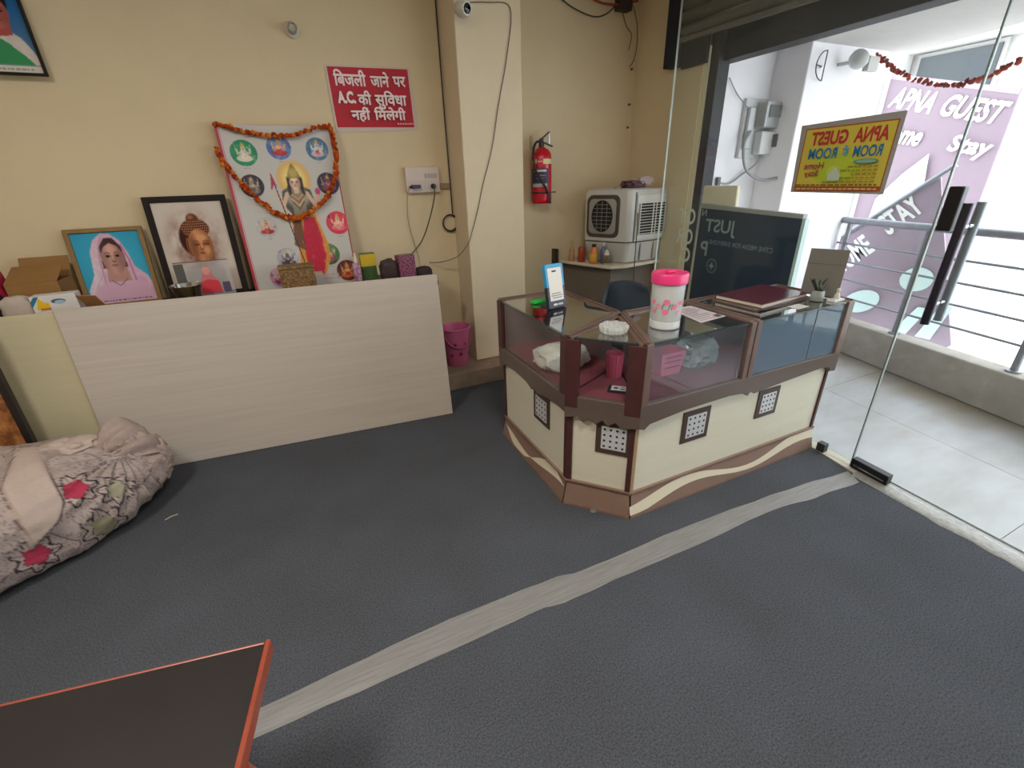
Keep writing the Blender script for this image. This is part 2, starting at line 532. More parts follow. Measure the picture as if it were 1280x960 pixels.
def pic_deities(p, W, H):
    R = Ras(W, H, 170, 'c2beba', 12)
    R.mix((R.X < .014).astype(float), 'b03648'); R.mix(((R.X > .018) & (R.X < .024)).astype(float), 'c46a76'); R.mix((R.X > W - .006).astype(float), 'a83a48')
    def seated(cx, cy, r, disc, robe, skin, glow, body2):
        d = R.ell(cx, cy, r, r, disc, .06)
        n = R.fbm(14, 3)
        R.mix(d * np.clip(n * 2.2 - .9, 0, 1) * .6, glow)
        R.ell(cx, cy + r * .30, r * .42, r * .46, glow, .8, a=.65, within=d)
        R.ell(cx, cy - r * .42, r * .62, r * .26, robe, .25, within=d); R.ell(cx, cy - r * .10, r * .27, r * .42, body2, .25, within=d)
        for k in (-1, 1):
            R.line([(cx, cy + r * .15), (cx + k * r * .42, cy - r * .05), (cx + k * r * .5, cy + r * .28)], r * .15, skin, .9)
            R.line([(cx, cy + r * .08), (cx + k * r * .38, cy - r * .25)], r * .14, skin, .8)
            R.line([(cx + k * r * .52, cy - r * .2), (cx + k * r * .55, cy + r * .6)], r * .06, 'd8c080', .7)
        R.ell(cx, cy + r * .34, r * .17, r * .21, skin, .3); R.poly([(cx - r * .19, cy + r * .46), (cx + r * .19, cy + r * .46), (cx + r * .1, cy + r * .68), (cx, cy + r * .84), (cx - r * .1, cy + r * .68)], 'c8a048', 1)
        R.ell(cx - r * .06, cy + r * .36, r * .035, r * .03, '2a1a1a', .5); R.ell(cx + r * .06, cy + r * .36, r * .035, r * .03, '2a1a1a', .5); R.ell(cx, cy + r * .25, r * .06, r * .02, 'a03a3a', .5)
        R.line([(cx - r * .15, cy + r * .08), (cx, cy - r * .12), (cx + r * .15, cy + r * .08)], r * .06, 'e8d8a0', .9)
        R.mix(d * np.clip(R.fbm(40, 2) * 3 - 1.9, 0, 1) * .55, '2a1c20'); R.mix(d * np.clip(R.fbm(40, 2) * 3 - 1.95, 0, 1) * .6, 'f0e4c8')
        R.scribble(cx - r * .2, cx + r * .2, cy - r * 1.18, .005, '7a7478')
    q = .074
    for a in ((.19, .845, q, '14805a', 'd8d0bc', 'cfc4b8', '2aa06c', 'e4dccc'), (.50, .875, q * .95, '4a6aa8', 'b02c3c', 'd8a080', '8aa0d0', 'c8443c'), (.845, .865, q * .92, '3f6a90', 'c9b0b8', 'cfd4dc', '7898a0', 'd07a8c'),
              (.195, .655, q * .9, '2c2238', '8a8078', 'b0a090', '584a60', '6a5a50'), (.885, .655, q * .92, '2a1c34', '7a4060', '8a4a6a', '5c3c68', 'a05048'),
              (.235, .405, q * .85, 'b4b0b8', 'b83a40', 'd8a890', 'c8c0c0', 'c04a48'), (.905, .405, q, 'd42c48', 'e87080', 'f0b8a8', 'e84c60', 'e89890'),
              (.36, .20, q * .92, 'a8a4b0', '4a4450', '68606c', 'c8c4cc', '3c3844'), (.755, .205, q * .95, '3a6a3c', 'a04a60', 'd0a088', '68905c', 'b8606c'),
              (.25, .085, q * .85, 'b888a8', 'a03a68', 'd8a8a8', 'd0a0c0', 'c85a80'), (.91, .085, q * .95, '5e2428', 'd87030', 'e0a060', 'a84830', 'b03a2c')):
        seated(W * a[0], H * a[1], *a[2:])
    # standing figure with halo, staff and red robe
    cx = W * .575
    for k in range(22):
        t_ = 2 * PI * k / 22; R.ell(cx + .078 * math.cos(t_), H * .69 + .085 * math.sin(t_), .024, .024, 'dcae70', .8, a=.8)
    R.ell(cx, H * .69, .082, .09, 'e2b860', .3); R.ell(cx, H * .69, .062, .07, 'f0dc90', .6)
    R.poly([(cx - .10, H * .54), (cx - .085, H * .62), (cx, H * .66), (cx + .085, H * .62), (cx + .105, H * .50), (cx + .06, H * .47), (cx - .05, H * .47)], '4c4a3c', 2)
    R.ell(cx, H * .575, .07, .055, 'a8a090', .5); R.poly([(cx - .05, H * .63), (cx + .05, H * .63), (cx + .035, H * .46), (cx - .04, H * .46)], '8c8272', 2)
    for k in range(4): R.line([(cx - .05 + k * .006, H * (.61 - k * .02)), (cx, H * (.565 - k * .02)), (cx + .05 - k * .006, H * (.61 - k * .02))], .006, ['c8a860', 'b0483c', 'd8c890', '6a3a30'][k], .9)
    rb = R.poly([(cx - .075, H * .10), (cx - .055, H * .30), (cx - .08, H * .44), (cx, H * .48), (cx + .085, H * .46), (cx + .11, H * .36), (cx + .13, H * .26), (cx + .12, H * .16), (cx + .08, H * .08), (cx + .01, H * .075)], 'd08a38', 2)
    R.poly([(cx - .03, H * .10), (cx - .02, H * .32), (cx + .01, H * .45), (cx + .075, H * .45), (cx + .095, H * .34), (cx + .10, H * .2), (cx + .065, H * .08), (cx + .01, H * .075)], 'c4163e', 2)
    for k in range(7): R.line([(cx - .01 + k * .014, H * .09), (cx + k * .013, H * .28), (cx + .02 + k * .009, H * .44)], .003, '8a0c2a', .6)
    R.poly([(cx - .08, H * .28), (cx - .06, H * .45), (cx - .01, H * .45), (cx - .015, H * .24)], '5a3a30', 2, .8); R.mix(rb * np.clip(R.fbm(30, 2) * 3 - 1.9, 0, 1) * .5, 'e8c060')
    for k, (hx, hy) in ((-1, (.12, .60)), (1, (.125, .585)), (-1, (.075, .40)), (1, (.10, .43))):
        R.line([(cx + k * .06, H * .60), (cx + k * .095, H * .53), (cx + k * hx, H * hy)], .022, 'd4b49c')
    R.line([(W * .375, H * .72), (W * .52, H * .12)], .006, '3a2c2c'); R.poly([(W * .35, H * .62), (W * .375, H * .73), (W * .41, H * .64), (W * .385, H * .66)], 'a8324a', 1); R.ell(W * .77, H * .61, .016, .02, 'c0406a', .5)
    R.poly([(cx - .05, H * .59), (cx - .045, H * .70), (cx - .02, H * .70), (cx - .032, H * .60)], '2c2622', 2); R.poly([(cx + .05, H * .59), (cx + .045, H * .70), (cx + .02, H * .70), (cx + .032, H * .60)], '2c2622', 2); R.poly([(cx - .014, H * .60), (cx + .014, H * .60), (cx + .016, H * .65), (cx - .016, H * .65)], 'd4b49c', 1)
    R.face(cx, H * .665, .032, .042, 'e0c0a8', '8a5a4c', 'b03a44', -.1)
    R.poly([(cx - .04, H * .695), (cx + .04, H * .695), (cx + .03, H * .73), (cx + .012, H * .765), (cx, H * .785), (cx - .012, H * .765), (cx - .03, H * .73)], '8a7438', 1); R.mix(R.m_ell(cx, H * .725, .03, .03, .8) * .6, 'd8c070')
    R.poly([(cx - .04, H * .07), (cx + .0, H * .10), (cx + .05, H * .095), (cx + .06, H * .07)], 'e0c4b0', 1)
    R.scribble(W * .66, W * .82, H * .07, .010, 'c88a98'); R.scribble(W * .66, W * .82, H * .045, .010, 'c88a98')
    R.lay(p)
# ------------------------------------------------------------------ the room
WALL_Y = 3.58
CEIL = 2.95
def xg(y):
    return 2.525 + 0.085 * (y - 1.05)           # line of the glass front
def slab(name, lo, hi, m, bevel=0.0, label=None):
    return struct(MB().box(lo, hi).build(name, m, bevel=bevel), label)

carpet = mat('carpet', '4e5157', 0.95, var=0.55, scale=170, bump=0.3, bscale=420, spec=0.15, contrast=0.42)
nt = carpet.node_tree                                   # large worn patches on top of the fine pile
_n = nt.nodes.new('ShaderNodeTexNoise'); _n.inputs['Scale'].default_value = 2.2; _n.inputs['Detail'].default_value = 5
_r = nt.nodes.new('ShaderNodeValToRGB')
_r.color_ramp.elements[0].position = 0.35; _r.color_ramp.elements[1].position = 0.7
_r.color_ramp.elements[0].color = (0.90, 0.88, 0.87, 1); _r.color_ramp.elements[1].color = (1.06, 1.06, 1.09, 1)
_m = nt.nodes.new('ShaderNodeMix'); _m.data_type = 'RGBA'; _m.blend_type = 'MULTIPLY'; _m.inputs[0].default_value = 1
_ramp = [n for n in nt.nodes if n.type == 'VALTORGB' and n != _r][0]
_map = [n for n in nt.nodes if n.type == 'MAPPING'][0]
nt.links.new(_map.outputs[0], _n.inputs['Vector']); nt.links.new(_n.outputs['Fac'], _r.inputs['Fac'])
nt.links.new(_ramp.outputs[0], _m.inputs[6]); nt.links.new(_r.outputs[0], _m.inputs[7])
nt.links.new(_m.outputs[2], nt.nodes['Principled BSDF'].inputs['Base Color'])

wallm = mat('cream_wall', 'd7c5a3', 0.75, var=0.04, scale=2.5, bump=0.06, bscale=60, spec=0.25)
colm = mat('column_paint', 'dfcfb3', 0.7, var=0.04, scale=3, bump=0.06, bscale=60, spec=0.25)
ceilm = mat('ceiling_white', 'e6e2d8', 0.8, bump=0.03)
plinm = mat('worn_plinth', '8a7666', 0.85, var=0.25, scale=9, bump=0.2, bscale=40)

fl = MB().prism([(-3.2, -2.5), (xg(-2.5), -2.5), (xg(2.95), 2.95), (2.85, 2.95), (2.85, WALL_Y), (-3.2, WALL_Y)], -0.06, 0)
struct(fl.build('floor', carpet), 'dark grey-blue carpet with a coarse pile')
slab('wall_back', (-3.3, WALL_Y, -0.06), (3.0, WALL_Y + 0.15, CEIL), wallm)
slab('wall_left', (-3.35, -2.6, -0.06), (-3.2, WALL_Y, CEIL), wallm)
slab('wall_front', (-3.35, -2.65, -0.06), (3.1, -2.5, CEIL), wallm)
slab('wall_right', (2.85, 2.84, -0.06), (3.0, WALL_Y, CEIL), wallm)
slab('ceiling', (-3.35, -2.65, CEIL), (3.05, WALL_Y + 0.15, CEIL + 0.15), ceilm)
struct(MB().box((1.17, 3.27, 0.135), (1.635, WALL_Y, CEIL)).build('wall_column', colm, bevel=0.008), 'pale plastered column with a thin cable running down it')
struct(MB().box((0.45, 3.08, 0), (2.1, WALL_Y, 0.135)).build('trim_1', plinm, bevel=0.008), 'worn brown plaster plinth below the column')

# threshold of crumpled silvery strip along the glass front
thm = mat('threshold_metal', '9b9995', 0.45, metal=0.3, var=0.25, scale=40, bump=0.35, bscale=50)
mb = MB()
N = 60
ys = [1.02 - i * 0.058 for i in range(N)]
top, bot = [], []
for y in ys:
    j = 0.012 * noise.noise(Vector((y * 9, 3, 0)))
    bot.append((xg(y) - 0.075 + j * 1.5, y)); top.append((xg(y) + 0.035, y))
vs = []
for (a, b) in zip(bot, top):
    y = a[1]
    h = 0.006 + 0.004 * noise.noise(Vector((y * 14, 0, 0)))
    vs += [(a[0], y, 0.001), (a[0] + 0.012, y, 0.004 + h * 0.4), ((a[0] + b[0]) / 2, y, h + 0.004), (b[0], y, 0.004)]
fs = []
for i in range(N - 1):
    for k in range(3):
        fs.append((i * 4 + k, i * 4 + k + 1, (i + 1) * 4 + k + 1, (i + 1) * 4 + k))
o = MB().add(vs, fs).build('trim_2', thm, smooth=True); struct(o, 'crumpled silvery threshold strip under the glass door')
struct(MB().prism([(xg(1.0) - 0.05, 1.0), (xg(1.0) + 0.05, 1.0), (xg(2.9) + 0.05, 2.9), (xg(2.9) - 0.02, 2.9), (xg(1.27) - 0.02, 1.27)], 0.0, 0.006).build('trim_3', mat('stone_sill', 'bdb6a6', 0.6, var=0.15, scale=20)))

# tape stuck over the carpet joint
UP = [(-1.6, 1.12), (-0.9, 1.13), (-0.383, 1.128), (0.233, 1.165), (0.70, 1.152), (0.771, 1.135), (0.938, 1.128), (1.256, 1.132), (1.752, 1.113), (2.1, 1.09), (2.47, 1.05)]
LO = [(-1.6, 1.02), (-0.9, 1.03), (-0.406, 1.04), (0.191, 1.041), (0.578, 1.045), (0.66, 1.03), (0.902, 1.03), (1.372, 1.018), (1.804, 1.027), (2.1, 0.99), (2.42, 0.965)]
def dense(pl, n):
    out = []
    for (a, b) in zip(pl[:-1], pl[1:]):
        for k in range(n):
            t = k / n
            x, y = a[0] + (b[0] - a[0]) * t, a[1] + (b[1] - a[1]) * t
            out.append((x, y + 0.006 * noise.noise(Vector((x * 7, y * 2, 1)))))
    return out + [pl[-1]]
U, L = dense(UP, 6), dense(LO, 6)
vs, fs = [], []
for a, b in zip(U, L):
    for k in range(5):
        t = k / 4
        x, y = a[0] + (b[0] - a[0]) * t, a[1] + (b[1] - a[1]) * t
        vs.append((x, y, 0.0025 + (0.0022 * noise.noise(Vector((x * 3, y * 60, 0))) if 0 < k < 4 else -0.001)))
for i in range(len(U) - 1):
    for k in range(4):
        fs.append((i * 5 + k, i * 5 + k + 1, i * 5 + k + 6, i * 5 + k + 5))
tape = mat('worn_tape', '858382', 0.35, var=0.3, scale=5, stretch=(1, 22, 1), bump=0.25, bscale=30)
tag(MB().add(vs, fs).build('floor_tape', tape, loc=(0.4, 1.08, 0), smooth=True), 'worn grey tape stuck across the carpet joint from table to door', 'tape')

# ------------------------------------------------------------------ added ceiling fill lamps, out of view, to brighten the room
def fill_panel(x, y, power, label):
    t = thing('added_fill_lamp', label, 'lamp', (x, y, CEIL))
    MB().box((x - 0.32, y - 0.32, CEIL - 0.04), (x + 0.32, y + 0.32, CEIL - 0.001)).build('frame', mat('fill_lamp_frame', 'e8e8e8', 0.5), t, bevel=0.006)
    MB().box((x - 0.29, y - 0.29, CEIL - 0.045), (x + 0.29, y + 0.29, CEIL - 0.0405)).build('diffuser', mat('fill_lamp_diffuser', 'fff3dc', 0.6, emit=2.0), t)
    ld = bpy.data.lights.new('fill_light', 'AREA')
    ld.size = 0.58; ld.energy = power; ld.color = (1.0, 0.95, 0.88)
    lo = bpy.data.objects.new('fill_light', ld); C.objects.link(lo)
    lo.location = (0, 0, -0.06); lo.parent = t
fill_panel(-1.2, 0.9, 36, 'added fill lamp, a square white ceiling panel above the coffee table')
fill_panel(0.6, 0.2, 34, 'added fill lamp, a square white ceiling panel nearer the glass door')

# ------------------------------------------------------------------ outside: balcony
stone = mat('balcony_stone', 'a39f9c', 0.33, col2='b4b5ba', scale=2.0, bump=0.05, bscale=30, stretch=(1, 2.5, 1), contrast=0.35)
wash = mat('whitewash', 'efecf2', 0.8, var=0.04, scale=3, bump=0.05, bscale=50)
# dirt washed up along the kerb
nt = stone.node_tree
_tc = nt.nodes.new('ShaderNodeTexCoord'); _sx = nt.nodes.new('ShaderNodeSeparateXYZ'); nt.links.new(_tc.outputs['Object'], _sx.inputs[0])
_my = nt.nodes.new('ShaderNodeMath'); _my.operation = 'MULTIPLY_ADD'; _my.inputs[1].default_value = -0.27; nt.links.new(_sx.outputs['Y'], _my.inputs[0]); nt.links.new(_sx.outputs['X'], _my.inputs[2])
_nz = nt.nodes.new('ShaderNodeTexNoise'); _nz.inputs['Scale'].default_value = 3.0; _nz.inputs['Detail'].default_value = 6; nt.links.new(_tc.outputs['Object'], _nz.inputs['Vector'])
_ad = nt.nodes.new('ShaderNodeMath'); _ad.operation = 'MULTIPLY_ADD'; _ad.inputs[1].default_value = 0.5; nt.links.new(_nz.outputs['Fac'], _ad.inputs[0]); nt.links.new(_my.outputs[0], _ad.inputs[2])
_mr = nt.nodes.new('ShaderNodeMapRange'); _mr.inputs['From Min'].default_value = 3.52; _mr.inputs['From Max'].default_value = 3.90; nt.links.new(_ad.outputs[0], _mr.inputs['Value'])
_mx = nt.nodes.new('ShaderNodeMix'); _mx.data_type = 'RGBA'; nt.links.new(_mr.outputs[0], _mx.inputs[0])
_src = nt.nodes['Principled BSDF'].inputs['Base Color'].links[0].from_socket
nt.links.new(_src, _mx.inputs[6]); _mx.inputs[7].default_value = (*lin('857762'), 1); nt.links.new(_mx.outputs[2], nt.nodes['Principled BSDF'].inputs['Base Color'])
kerbm = mat('kerb_plaster', 'a39b93', 0.85, var=0.2, scale=7, bump=0.2, bscale=40)
def kx(y):
    return 3.87 + 0.27 * (y - 0.83)
# floor slabs of stone with dark joints
joint = mat('joint', '8f8d8a', 0.9)
bf = struct(MB().prism([(xg(-2.5) + 0.001, -2.5), (kx(-2.5) + 0.2, -2.5), (kx(2.8) + 0.2, 2.8), (xg(2.8) + 0.001, 2.8)], -0.08, -0.006).build('floor_balcony', joint), 'pale stone slabs of the balcony floor')
slab_cols = 2
yb = [-2.5, -0.9, 0.45, 1.75, 2.8]
for i in range(len(yb) - 1):
    for k in range(slab_cols):
        def ex(y, t):
            return xg(y) + 0.06 + (kx(y) - 0.005 - xg(y) - 0.06) * t
        g = 0.0015
        t0, t1 = k / slab_cols, (k + 1) / slab_cols
        y0, y1 = yb[i] + g, yb[i + 1] - g
        MB().prism([(ex(y0, t0) + g, y0), (ex(y0, t1) - g, y0), (ex(y1, t1) - g, y1), (ex(y1, t0) + g, y1)], -0.006, 0.0).build('stone_slab', stone, bf)
struct(MB().prism([(kx(-2.5), -2.5), (kx(-2.5) + 0.16, -2.5), (kx(2.55) + 0.16, 2.55), (kx(2.55), 2.55)], 0, 0.28).build('wall_kerb', kerbm, bevel=0.01), 'low grey kerb that carries the balcony railing')
struct(MB().box((3.0, 2.8, -0.06), (3.55, 2.95, 2.75)).build('wall_balcony', wash), 'whitewashed balcony side wall with the meter box')
struct(MB().box((3.53, 2.53, -0.06), (4.45, 2.95, 2.75)).build('wall_pillar', wash, bevel=0.01), 'whitewashed pillar at the end of the balcony')
struct(MB().prism([(3.051, -2.6), (kx(-2.5) + 0.35, -2.6), (kx(2.9) + 0.35, 2.95), (3.051, 2.95)], 2.31, 2.50).build('ceiling_balcony', mat('slab_underside', 'c2bfbe', 0.85, var=0.06)), 'underside of the slab above the balcony')
# dark lintel and shutter guide
dk = mat('dark_steel', '262a33', 0.6, var=0.2, scale=12, spec=0.3)
struct(MB().box((2.92, -2.5, 2.2), (3.05, 2.84, 2.56)).build('trim_4', dk, bevel=0.004), 'dark lintel beam over the shop front')
struct(MB().box((2.87, 2.725, 0), (2.98, 2.80, 2.56)).build('trim_5', dk, bevel=0.004), 'dark upright guide channel of the rolling shutter')
struct(MB().box((2.86, 2.80, 0), (3.0, 2.86, 2.30)).build('trim_6', mat('cream_post', 'd9cfae', 0.6, var=0.05), bevel=0.006), 'cream post beside the shutter guide')

sh = thing('rolling_shutter', 'grey ribbed rolling shutter rolled up above the glass front', 'shutter', (2.80, 0.4, 2.30))
slm = mat('shutter_slat', '8d8b86', 0.42, metal=0.55, var=0.12, scale=10)
prof = [(0.018, 0.0), (0.014, 0.006), (-0.006, 0.012), (-0.018, 0.030), (-0.018, 0.046), (-0.006, 0.064), (0.014, 0.071), (0.018, 0.078)]
def sz(y):
    return 2.355 + 0.03 * (y - 3.0)                   # the curtain hangs slightly askew
for i in range(7):
    vs, fs = [], []
    for y in (-2.3, 3.03):
        vs += [(2.80 + px - i * 0.004, y, sz(y) + 0.03 + i * 0.078 + pz) for px, pz in prof]
    n = len(prof)
    fs = [(k, k + 1, k + 1 + n, k + n) for k in range(n - 1)]
    MB().add(vs, fs).build('slat', slm, sh, smooth=True, solid=0.002)
vs = [(x, y, sz(y) + z) for y in (-2.3, 3.03) for x, z in ((2.785, 0), (2.815, 0), (2.815, 0.03), (2.785, 0.03))]
MB().add(vs, [(0, 1, 2, 3), (7, 6, 5, 4), (0, 4, 5, 1), (1, 5, 6, 2), (2, 6, 7, 3), (3, 7, 4, 0)]).build('bottom_bar', mat('shutter_bar', '77756f', 0.45, metal=0.5), sh, bevel=0.003)
MB().box((2.76, 3.035, 2.22), (2.849, 3.15, CEIL - 0.002)).build('side_plate', dk, sh, bevel=0.004)
struct(MB().box((2.825, 2.80, 2.20), (2.8495, 3.034, 2.42)).build('trim_7', dk, bevel=0.003), 'dark plate at the end of the lintel')

# railing on the kerb
rl = thing('balcony_railing', 'grey steel balcony railing with thin horizontal bars on the kerb', 'railing', (kx(1.0) + 0.08, 1.0, 0.28))
rm = mat('rail_steel', '8c8f96', 0.4, metal=0.6, var=0.15, scale=20)
def rp(y, z):
    return (kx(y) + 0.08, y, z)
MB().tube([rp(-2.4, 1.09), rp(2.53, 1.09)], 0.027, 10).build('handrail', rm, rl, smooth=True)
for z in (0.45, 0.60, 0.75, 0.90):
    MB().tube([rp(-2.4, z), rp(2.53, z)], 0.009, 6).build('bar', rm, rl, smooth=True)
for y in (2.45, 1.80, 1.02, 0.2, -0.7, -1.6):
    b = MB().tube([rp(y, 0.28), rp(y, 1.09)], 0.021, 8).build('post', rm, rl, smooth=True)
    MB().lathe([(0.04, 0), (0.04, 0.012), (0.024, 0.016)], 12, rp(y, 0.28)).build('flange', rm, b)

# far building and bright ground
far = mat('far_white', 'b9b6b6', 0.9, var=0.05, scale=1)
slabm = struct(MB().box((4.6, -14, -3.2), (30, 20, -3.0)).build('ground', mat('street_ground', 'd8d4cc', 0.9, var=0.2, scale=0.6)), 'pale sunlit ground below the balcony')
fb = thing('far_building', 'white building across the way with a dark opening under its eave', 'building', (10.0, 6.0, -3.0))
MB().box((9.2, 3.6, -3.0), (12, 9.5, 4.2)).build('wall', far, fb, bevel=0.02)
MB().box((9.0, 3.4, 3.05), (9.25, 9.5, 3.4)).build('eave', mat('eave_grey', 'c9c9c9', 0.9), fb)
f = MB().box((9.15, 3.75, 2.45), (9.24, 4.78, 3.03)).build('window', mat('opening_frame', 'aaa8a4', 0.8), fb)
MB().box((9.12, 3.8, 2.5), (9.155, 4.73, 2.98)).build('pane', mat('opening_dark', '3b4046', 0.3), f)
MB().box((8.9, 4.85, -3.0), (9.15, 5.25, 3.2)).build('pillar', far, fb, bevel=0.01)
# ------------------------------------------------------------------ banners and wall fittings outside
bm_ = mat('banner_mauve', '8a7885', 0.7, var=0.06, scale=2)
t = thing('wall_banner', 'large mauve banner with white guest house lettering and a drop logo', 'banner', (6.5, 2.7, -0.4))
quad = [(6.5, 3.62, 2.46), (6.5, 2.45, 2.14), (6.5, 2.45, -0.4), (6.5, 3.62, -0.4)]
mb = MB(); mb.add(quad + [(p[0] + 0.03, p[1], p[2]) for p in quad], [(0, 1, 2, 3), (7, 6, 5, 4), (0, 4, 5, 1), (1, 5, 6, 2), (2, 6, 7, 3), (3, 7, 4, 0)])
mb.build('sheet', bm_, t)
p = Print((6.5, 3.62, 0), (0, -1, 0), (0, 0, 1), (-1, 0, 0), 0.003)
a = -math.atan2(0.232, 0.84)
p.poly([(0, 2.46), (1.17, 2.14), (1.17, 2.09), (0, 2.41)], 'b09aa6')
p.text('APNA', 0.05, 2.13, 0.50, 2.33, 'f4f6f2', 0.03, 0.12, a)
p.text('GUEST', 0.56, 1.99, 1.10, 2.19, 'f4f6f2', 0.03, 0.12, a)
p.text('Home', 0.06, 1.79, 0.48, 1.98, 'f4f6f2', 0.03, 0.12, a * 0.8)
p.text('Stay', 0.74, 1.60, 1.10, 1.80, 'f4f6f2', 0.03, 0.12, a * 0.8)
p.poly([(0.45, 0.55), (0.2, 0.85), (0.22, 1.15), (0.42, 1.42), (0.62, 1.62), (0.66, 1.35), (0.62, 1.05), (0.55, 0.75)], 'd9f0ee')
p.poly([(0.05, 0.2), (0.1, 0.7), (0.2, 0.72), (0.15, 0.2)], 'd9f0ee')
p.build('lettering', t, MATS['print_matt'])
for y, pl in ((3.66, 'thin grey pipe running up right against the edge of the mauve banner'), (3.74, 'second thin grey pipe, a hand away from the mauve banner')):
    tag(MB().tube([(6.44, y, -3.0), (6.44, y, 3.2)], 0.022, 8).build('drain_pipe', mat('pipe_grey', 'a3a2a0', 0.5), loc=(6.44, y, -3.0), smooth=True), pl, 'pipe', 'pipes beside the banner')

t = thing('slanted_banner', 'pale mauve banner with white home stay lettering sagging behind the railing', 'banner', (4.75, 2.0, 0.0))
X2 = 4.75
Q = [(3.45, 0.25), (2.08, 1.42), (1.62, 0.14), (1.9, -0.25), (2.9, -0.25)]
mb = MB(); n = len(Q)
mb.add([(X2, y, z) for y, z in Q] + [(X2 + 0.02, y, z) for y, z in Q], [tuple(range(n)), tuple(reversed(range(n, 2 * n)))] + [(i, i + n, (i + 1) % n + n, (i + 1) % n) for i in range(n)])
mb.build('sheet', mat('banner_pale', '9c8c9a', 0.7, var=0.08, scale=3), t)
MB().tube([(X2 - 0.01, 3.5, 0.22), (X2 - 0.01, 2.0, 1.5)], 0.02, 8).build('pole', rm, t, smooth=True)
p = Print((X2, 2.62, 0.40), (0, -1, 0), (0, 0, 1), (-1, 0, 0), 0.002)
a2 = math.atan2(0.5, 0.46)
p.text('HOME', 0.0, 0.15, 0.36, 0.35, 'f2f6f2', 0.03, 0.0, a2)
p.text('STAY', 0.32, 0.55, 0.62, 0.75, 'f2f6f2', 0.03, 0.0, a2)
p.ell(0.25, -0.05, 0.16, 0.10, 'd5eeec', rot=0.5); p.ell(0.62, 0.22, 0.12, 0.1, 'd5eeec', rot=0.3)
p.poly([(0.55, -0.3), (0.7, 0.0), (0.78, 0.0), (0.66, -0.3)], 'd5eeec'); p.poly([(0.75, -0.25), (0.85, 0.05), (0.93, 0.05), (0.86, -0.25)], 'd5eeec')
p.ell(0.3, -0.35, 0.12, 0.09, 'd5eeec')
p.build('lettering', t, MATS['print_matt'])

# meter box on the balcony wall
t = thing('electric_meter', 'grey electricity meter box with cables on the whitewashed wall', 'meter', (3.43, 2.8, 1.62))
grey = mat('meter_grey', 'a9abad', 0.35, metal=0.4, var=0.15, scale=14)
MB().box((3.26, 2.77, 1.60), (3.60, 2.799, 2.0)).build('back_plate', mat('plate_pale', 'c4c5c8', 0.5), t, bevel=0.004)
b = MB().box((3.38, 2.68, 1.80), (3.58, 2.769, 1.98)).build('meter_case', grey, t, bevel=0.012)
MB().box((3.41, 2.672, 1.87), (3.55, 2.679, 1.95)).build('window', mat('meter_window', '6a6f74', 0.15), b)
b = MB().box((3.40, 2.70, 1.62), (3.54, 2.769, 1.78)).build('terminal_case', mat('terminal_pale', 'd5d7d9', 0.4), t, bevel=0.01)
MB().box((3.52, 2.66, 1.67), (3.60, 2.70, 1.76)).build('breaker', mat('breaker_dark', '54565a', 0.5), t, bevel=0.006)
MB().box((3.28, 2.74, 1.66), (3.34, 2.769, 1.94)).build('conduit_box', grey, t, bevel=0.006)
wire = mat('grey_cable', '8b8c92', 0.5)
MB().tube(spline([(3.30, 2.73, 1.78), (3.22, 2.70, 1.68), (3.26, 2.68, 1.52), (3.42, 2.66, 1.44), (3.528, 2.60, 1.45)]), 0.011, 6).build('cable', wire, t, smooth=True)
MB().tube(spline([(3.47, 2.74, 1.62), (3.44, 2.75, 1.55), (3.33, 2.77, 1.48), (3.22, 2.78, 1.42), (3.10, 2.78, 1.43)]), 0.007, 6).build('cable', wire, t, smooth=True)
MB().tube(spline([(3.28, 2.76, 1.93), (3.16, 2.78, 2.02), (3.06, 2.785, 2.12)]), 0.004, 6).build('cable', wire, t, smooth=True)
MB().cbox((3.10, 2.785, 1.44), (0.03, 0.028, 0.06)).build('junction', mat('breaker_dark', '54565a'), t, bevel=0.004)

# flood lamp on the pillar
t = thing('flood_lamp', 'small round outdoor lamp on a bracket below the slab', 'lamp', (3.75, 2.53, 2.18))
MB().lathe([(0.012, 0), (0.012, 0.12)], 10, M=Matrix.Translation((3.85, 2.53, 2.19)) @ Matrix.Rotation(PI / 2, 4, 'X')).build('bracket', grey, t, smooth=True)
MB().lathe([(0.02, -0.03), (0.06, 0), (0.065, 0.03), (0.03, 0.035)], 14, M=Matrix.Translation((3.85, 2.40, 2.19)) @ Matrix.Rotation(1.0, 4, 'Y')).build('head', mat('lamp_white', 'b9babc', 0.4), t, smooth=True)
MB().box((3.93, 2.36, 2.13), (4.05, 2.40, 2.22)).build('box', mat('lamp_box', 'b4b0ac', 0.5), t, bevel=0.006)
MB().tube([(3.87, 2.39, 2.19), (3.99, 2.38, 2.18)], 0.01, 6).build('arm', grey, t)
t = thing('bell_bracket', 'thin wire half-ring bracket hanging on the whitewashed pillar', 'bracket', (3.6, 2.53, 2.14))
arc = [(3.57 + 0.075 * (1 - math.cos(a)) - 0.0, 2.50, 2.17 + 0.08 * math.sin(a)) for a in [(-PI / 2 + PI * i / 12) for i in range(13)]]
arc = [(3.66 - 0.09 * math.cos(a), 2.50, 2.17 + 0.09 * math.sin(a)) for a in [(-PI / 2 + PI * i / 12) for i in range(13)]]
bk = mat('black_wire', '2b2a2c', 0.5)
MB().tube(arc, 0.004, 6).build('ring', bk, t)
MB().tube([(3.66, 2.50, 2.08), (3.66, 2.50, 2.26)], 0.004, 6).build('bar', bk, t)
MB().tube([(3.57, 2.50, 2.17), (3.63, 2.50, 2.165), (3.66, 2.529, 2.165)], 0.004, 6).build('hook', bk, t)

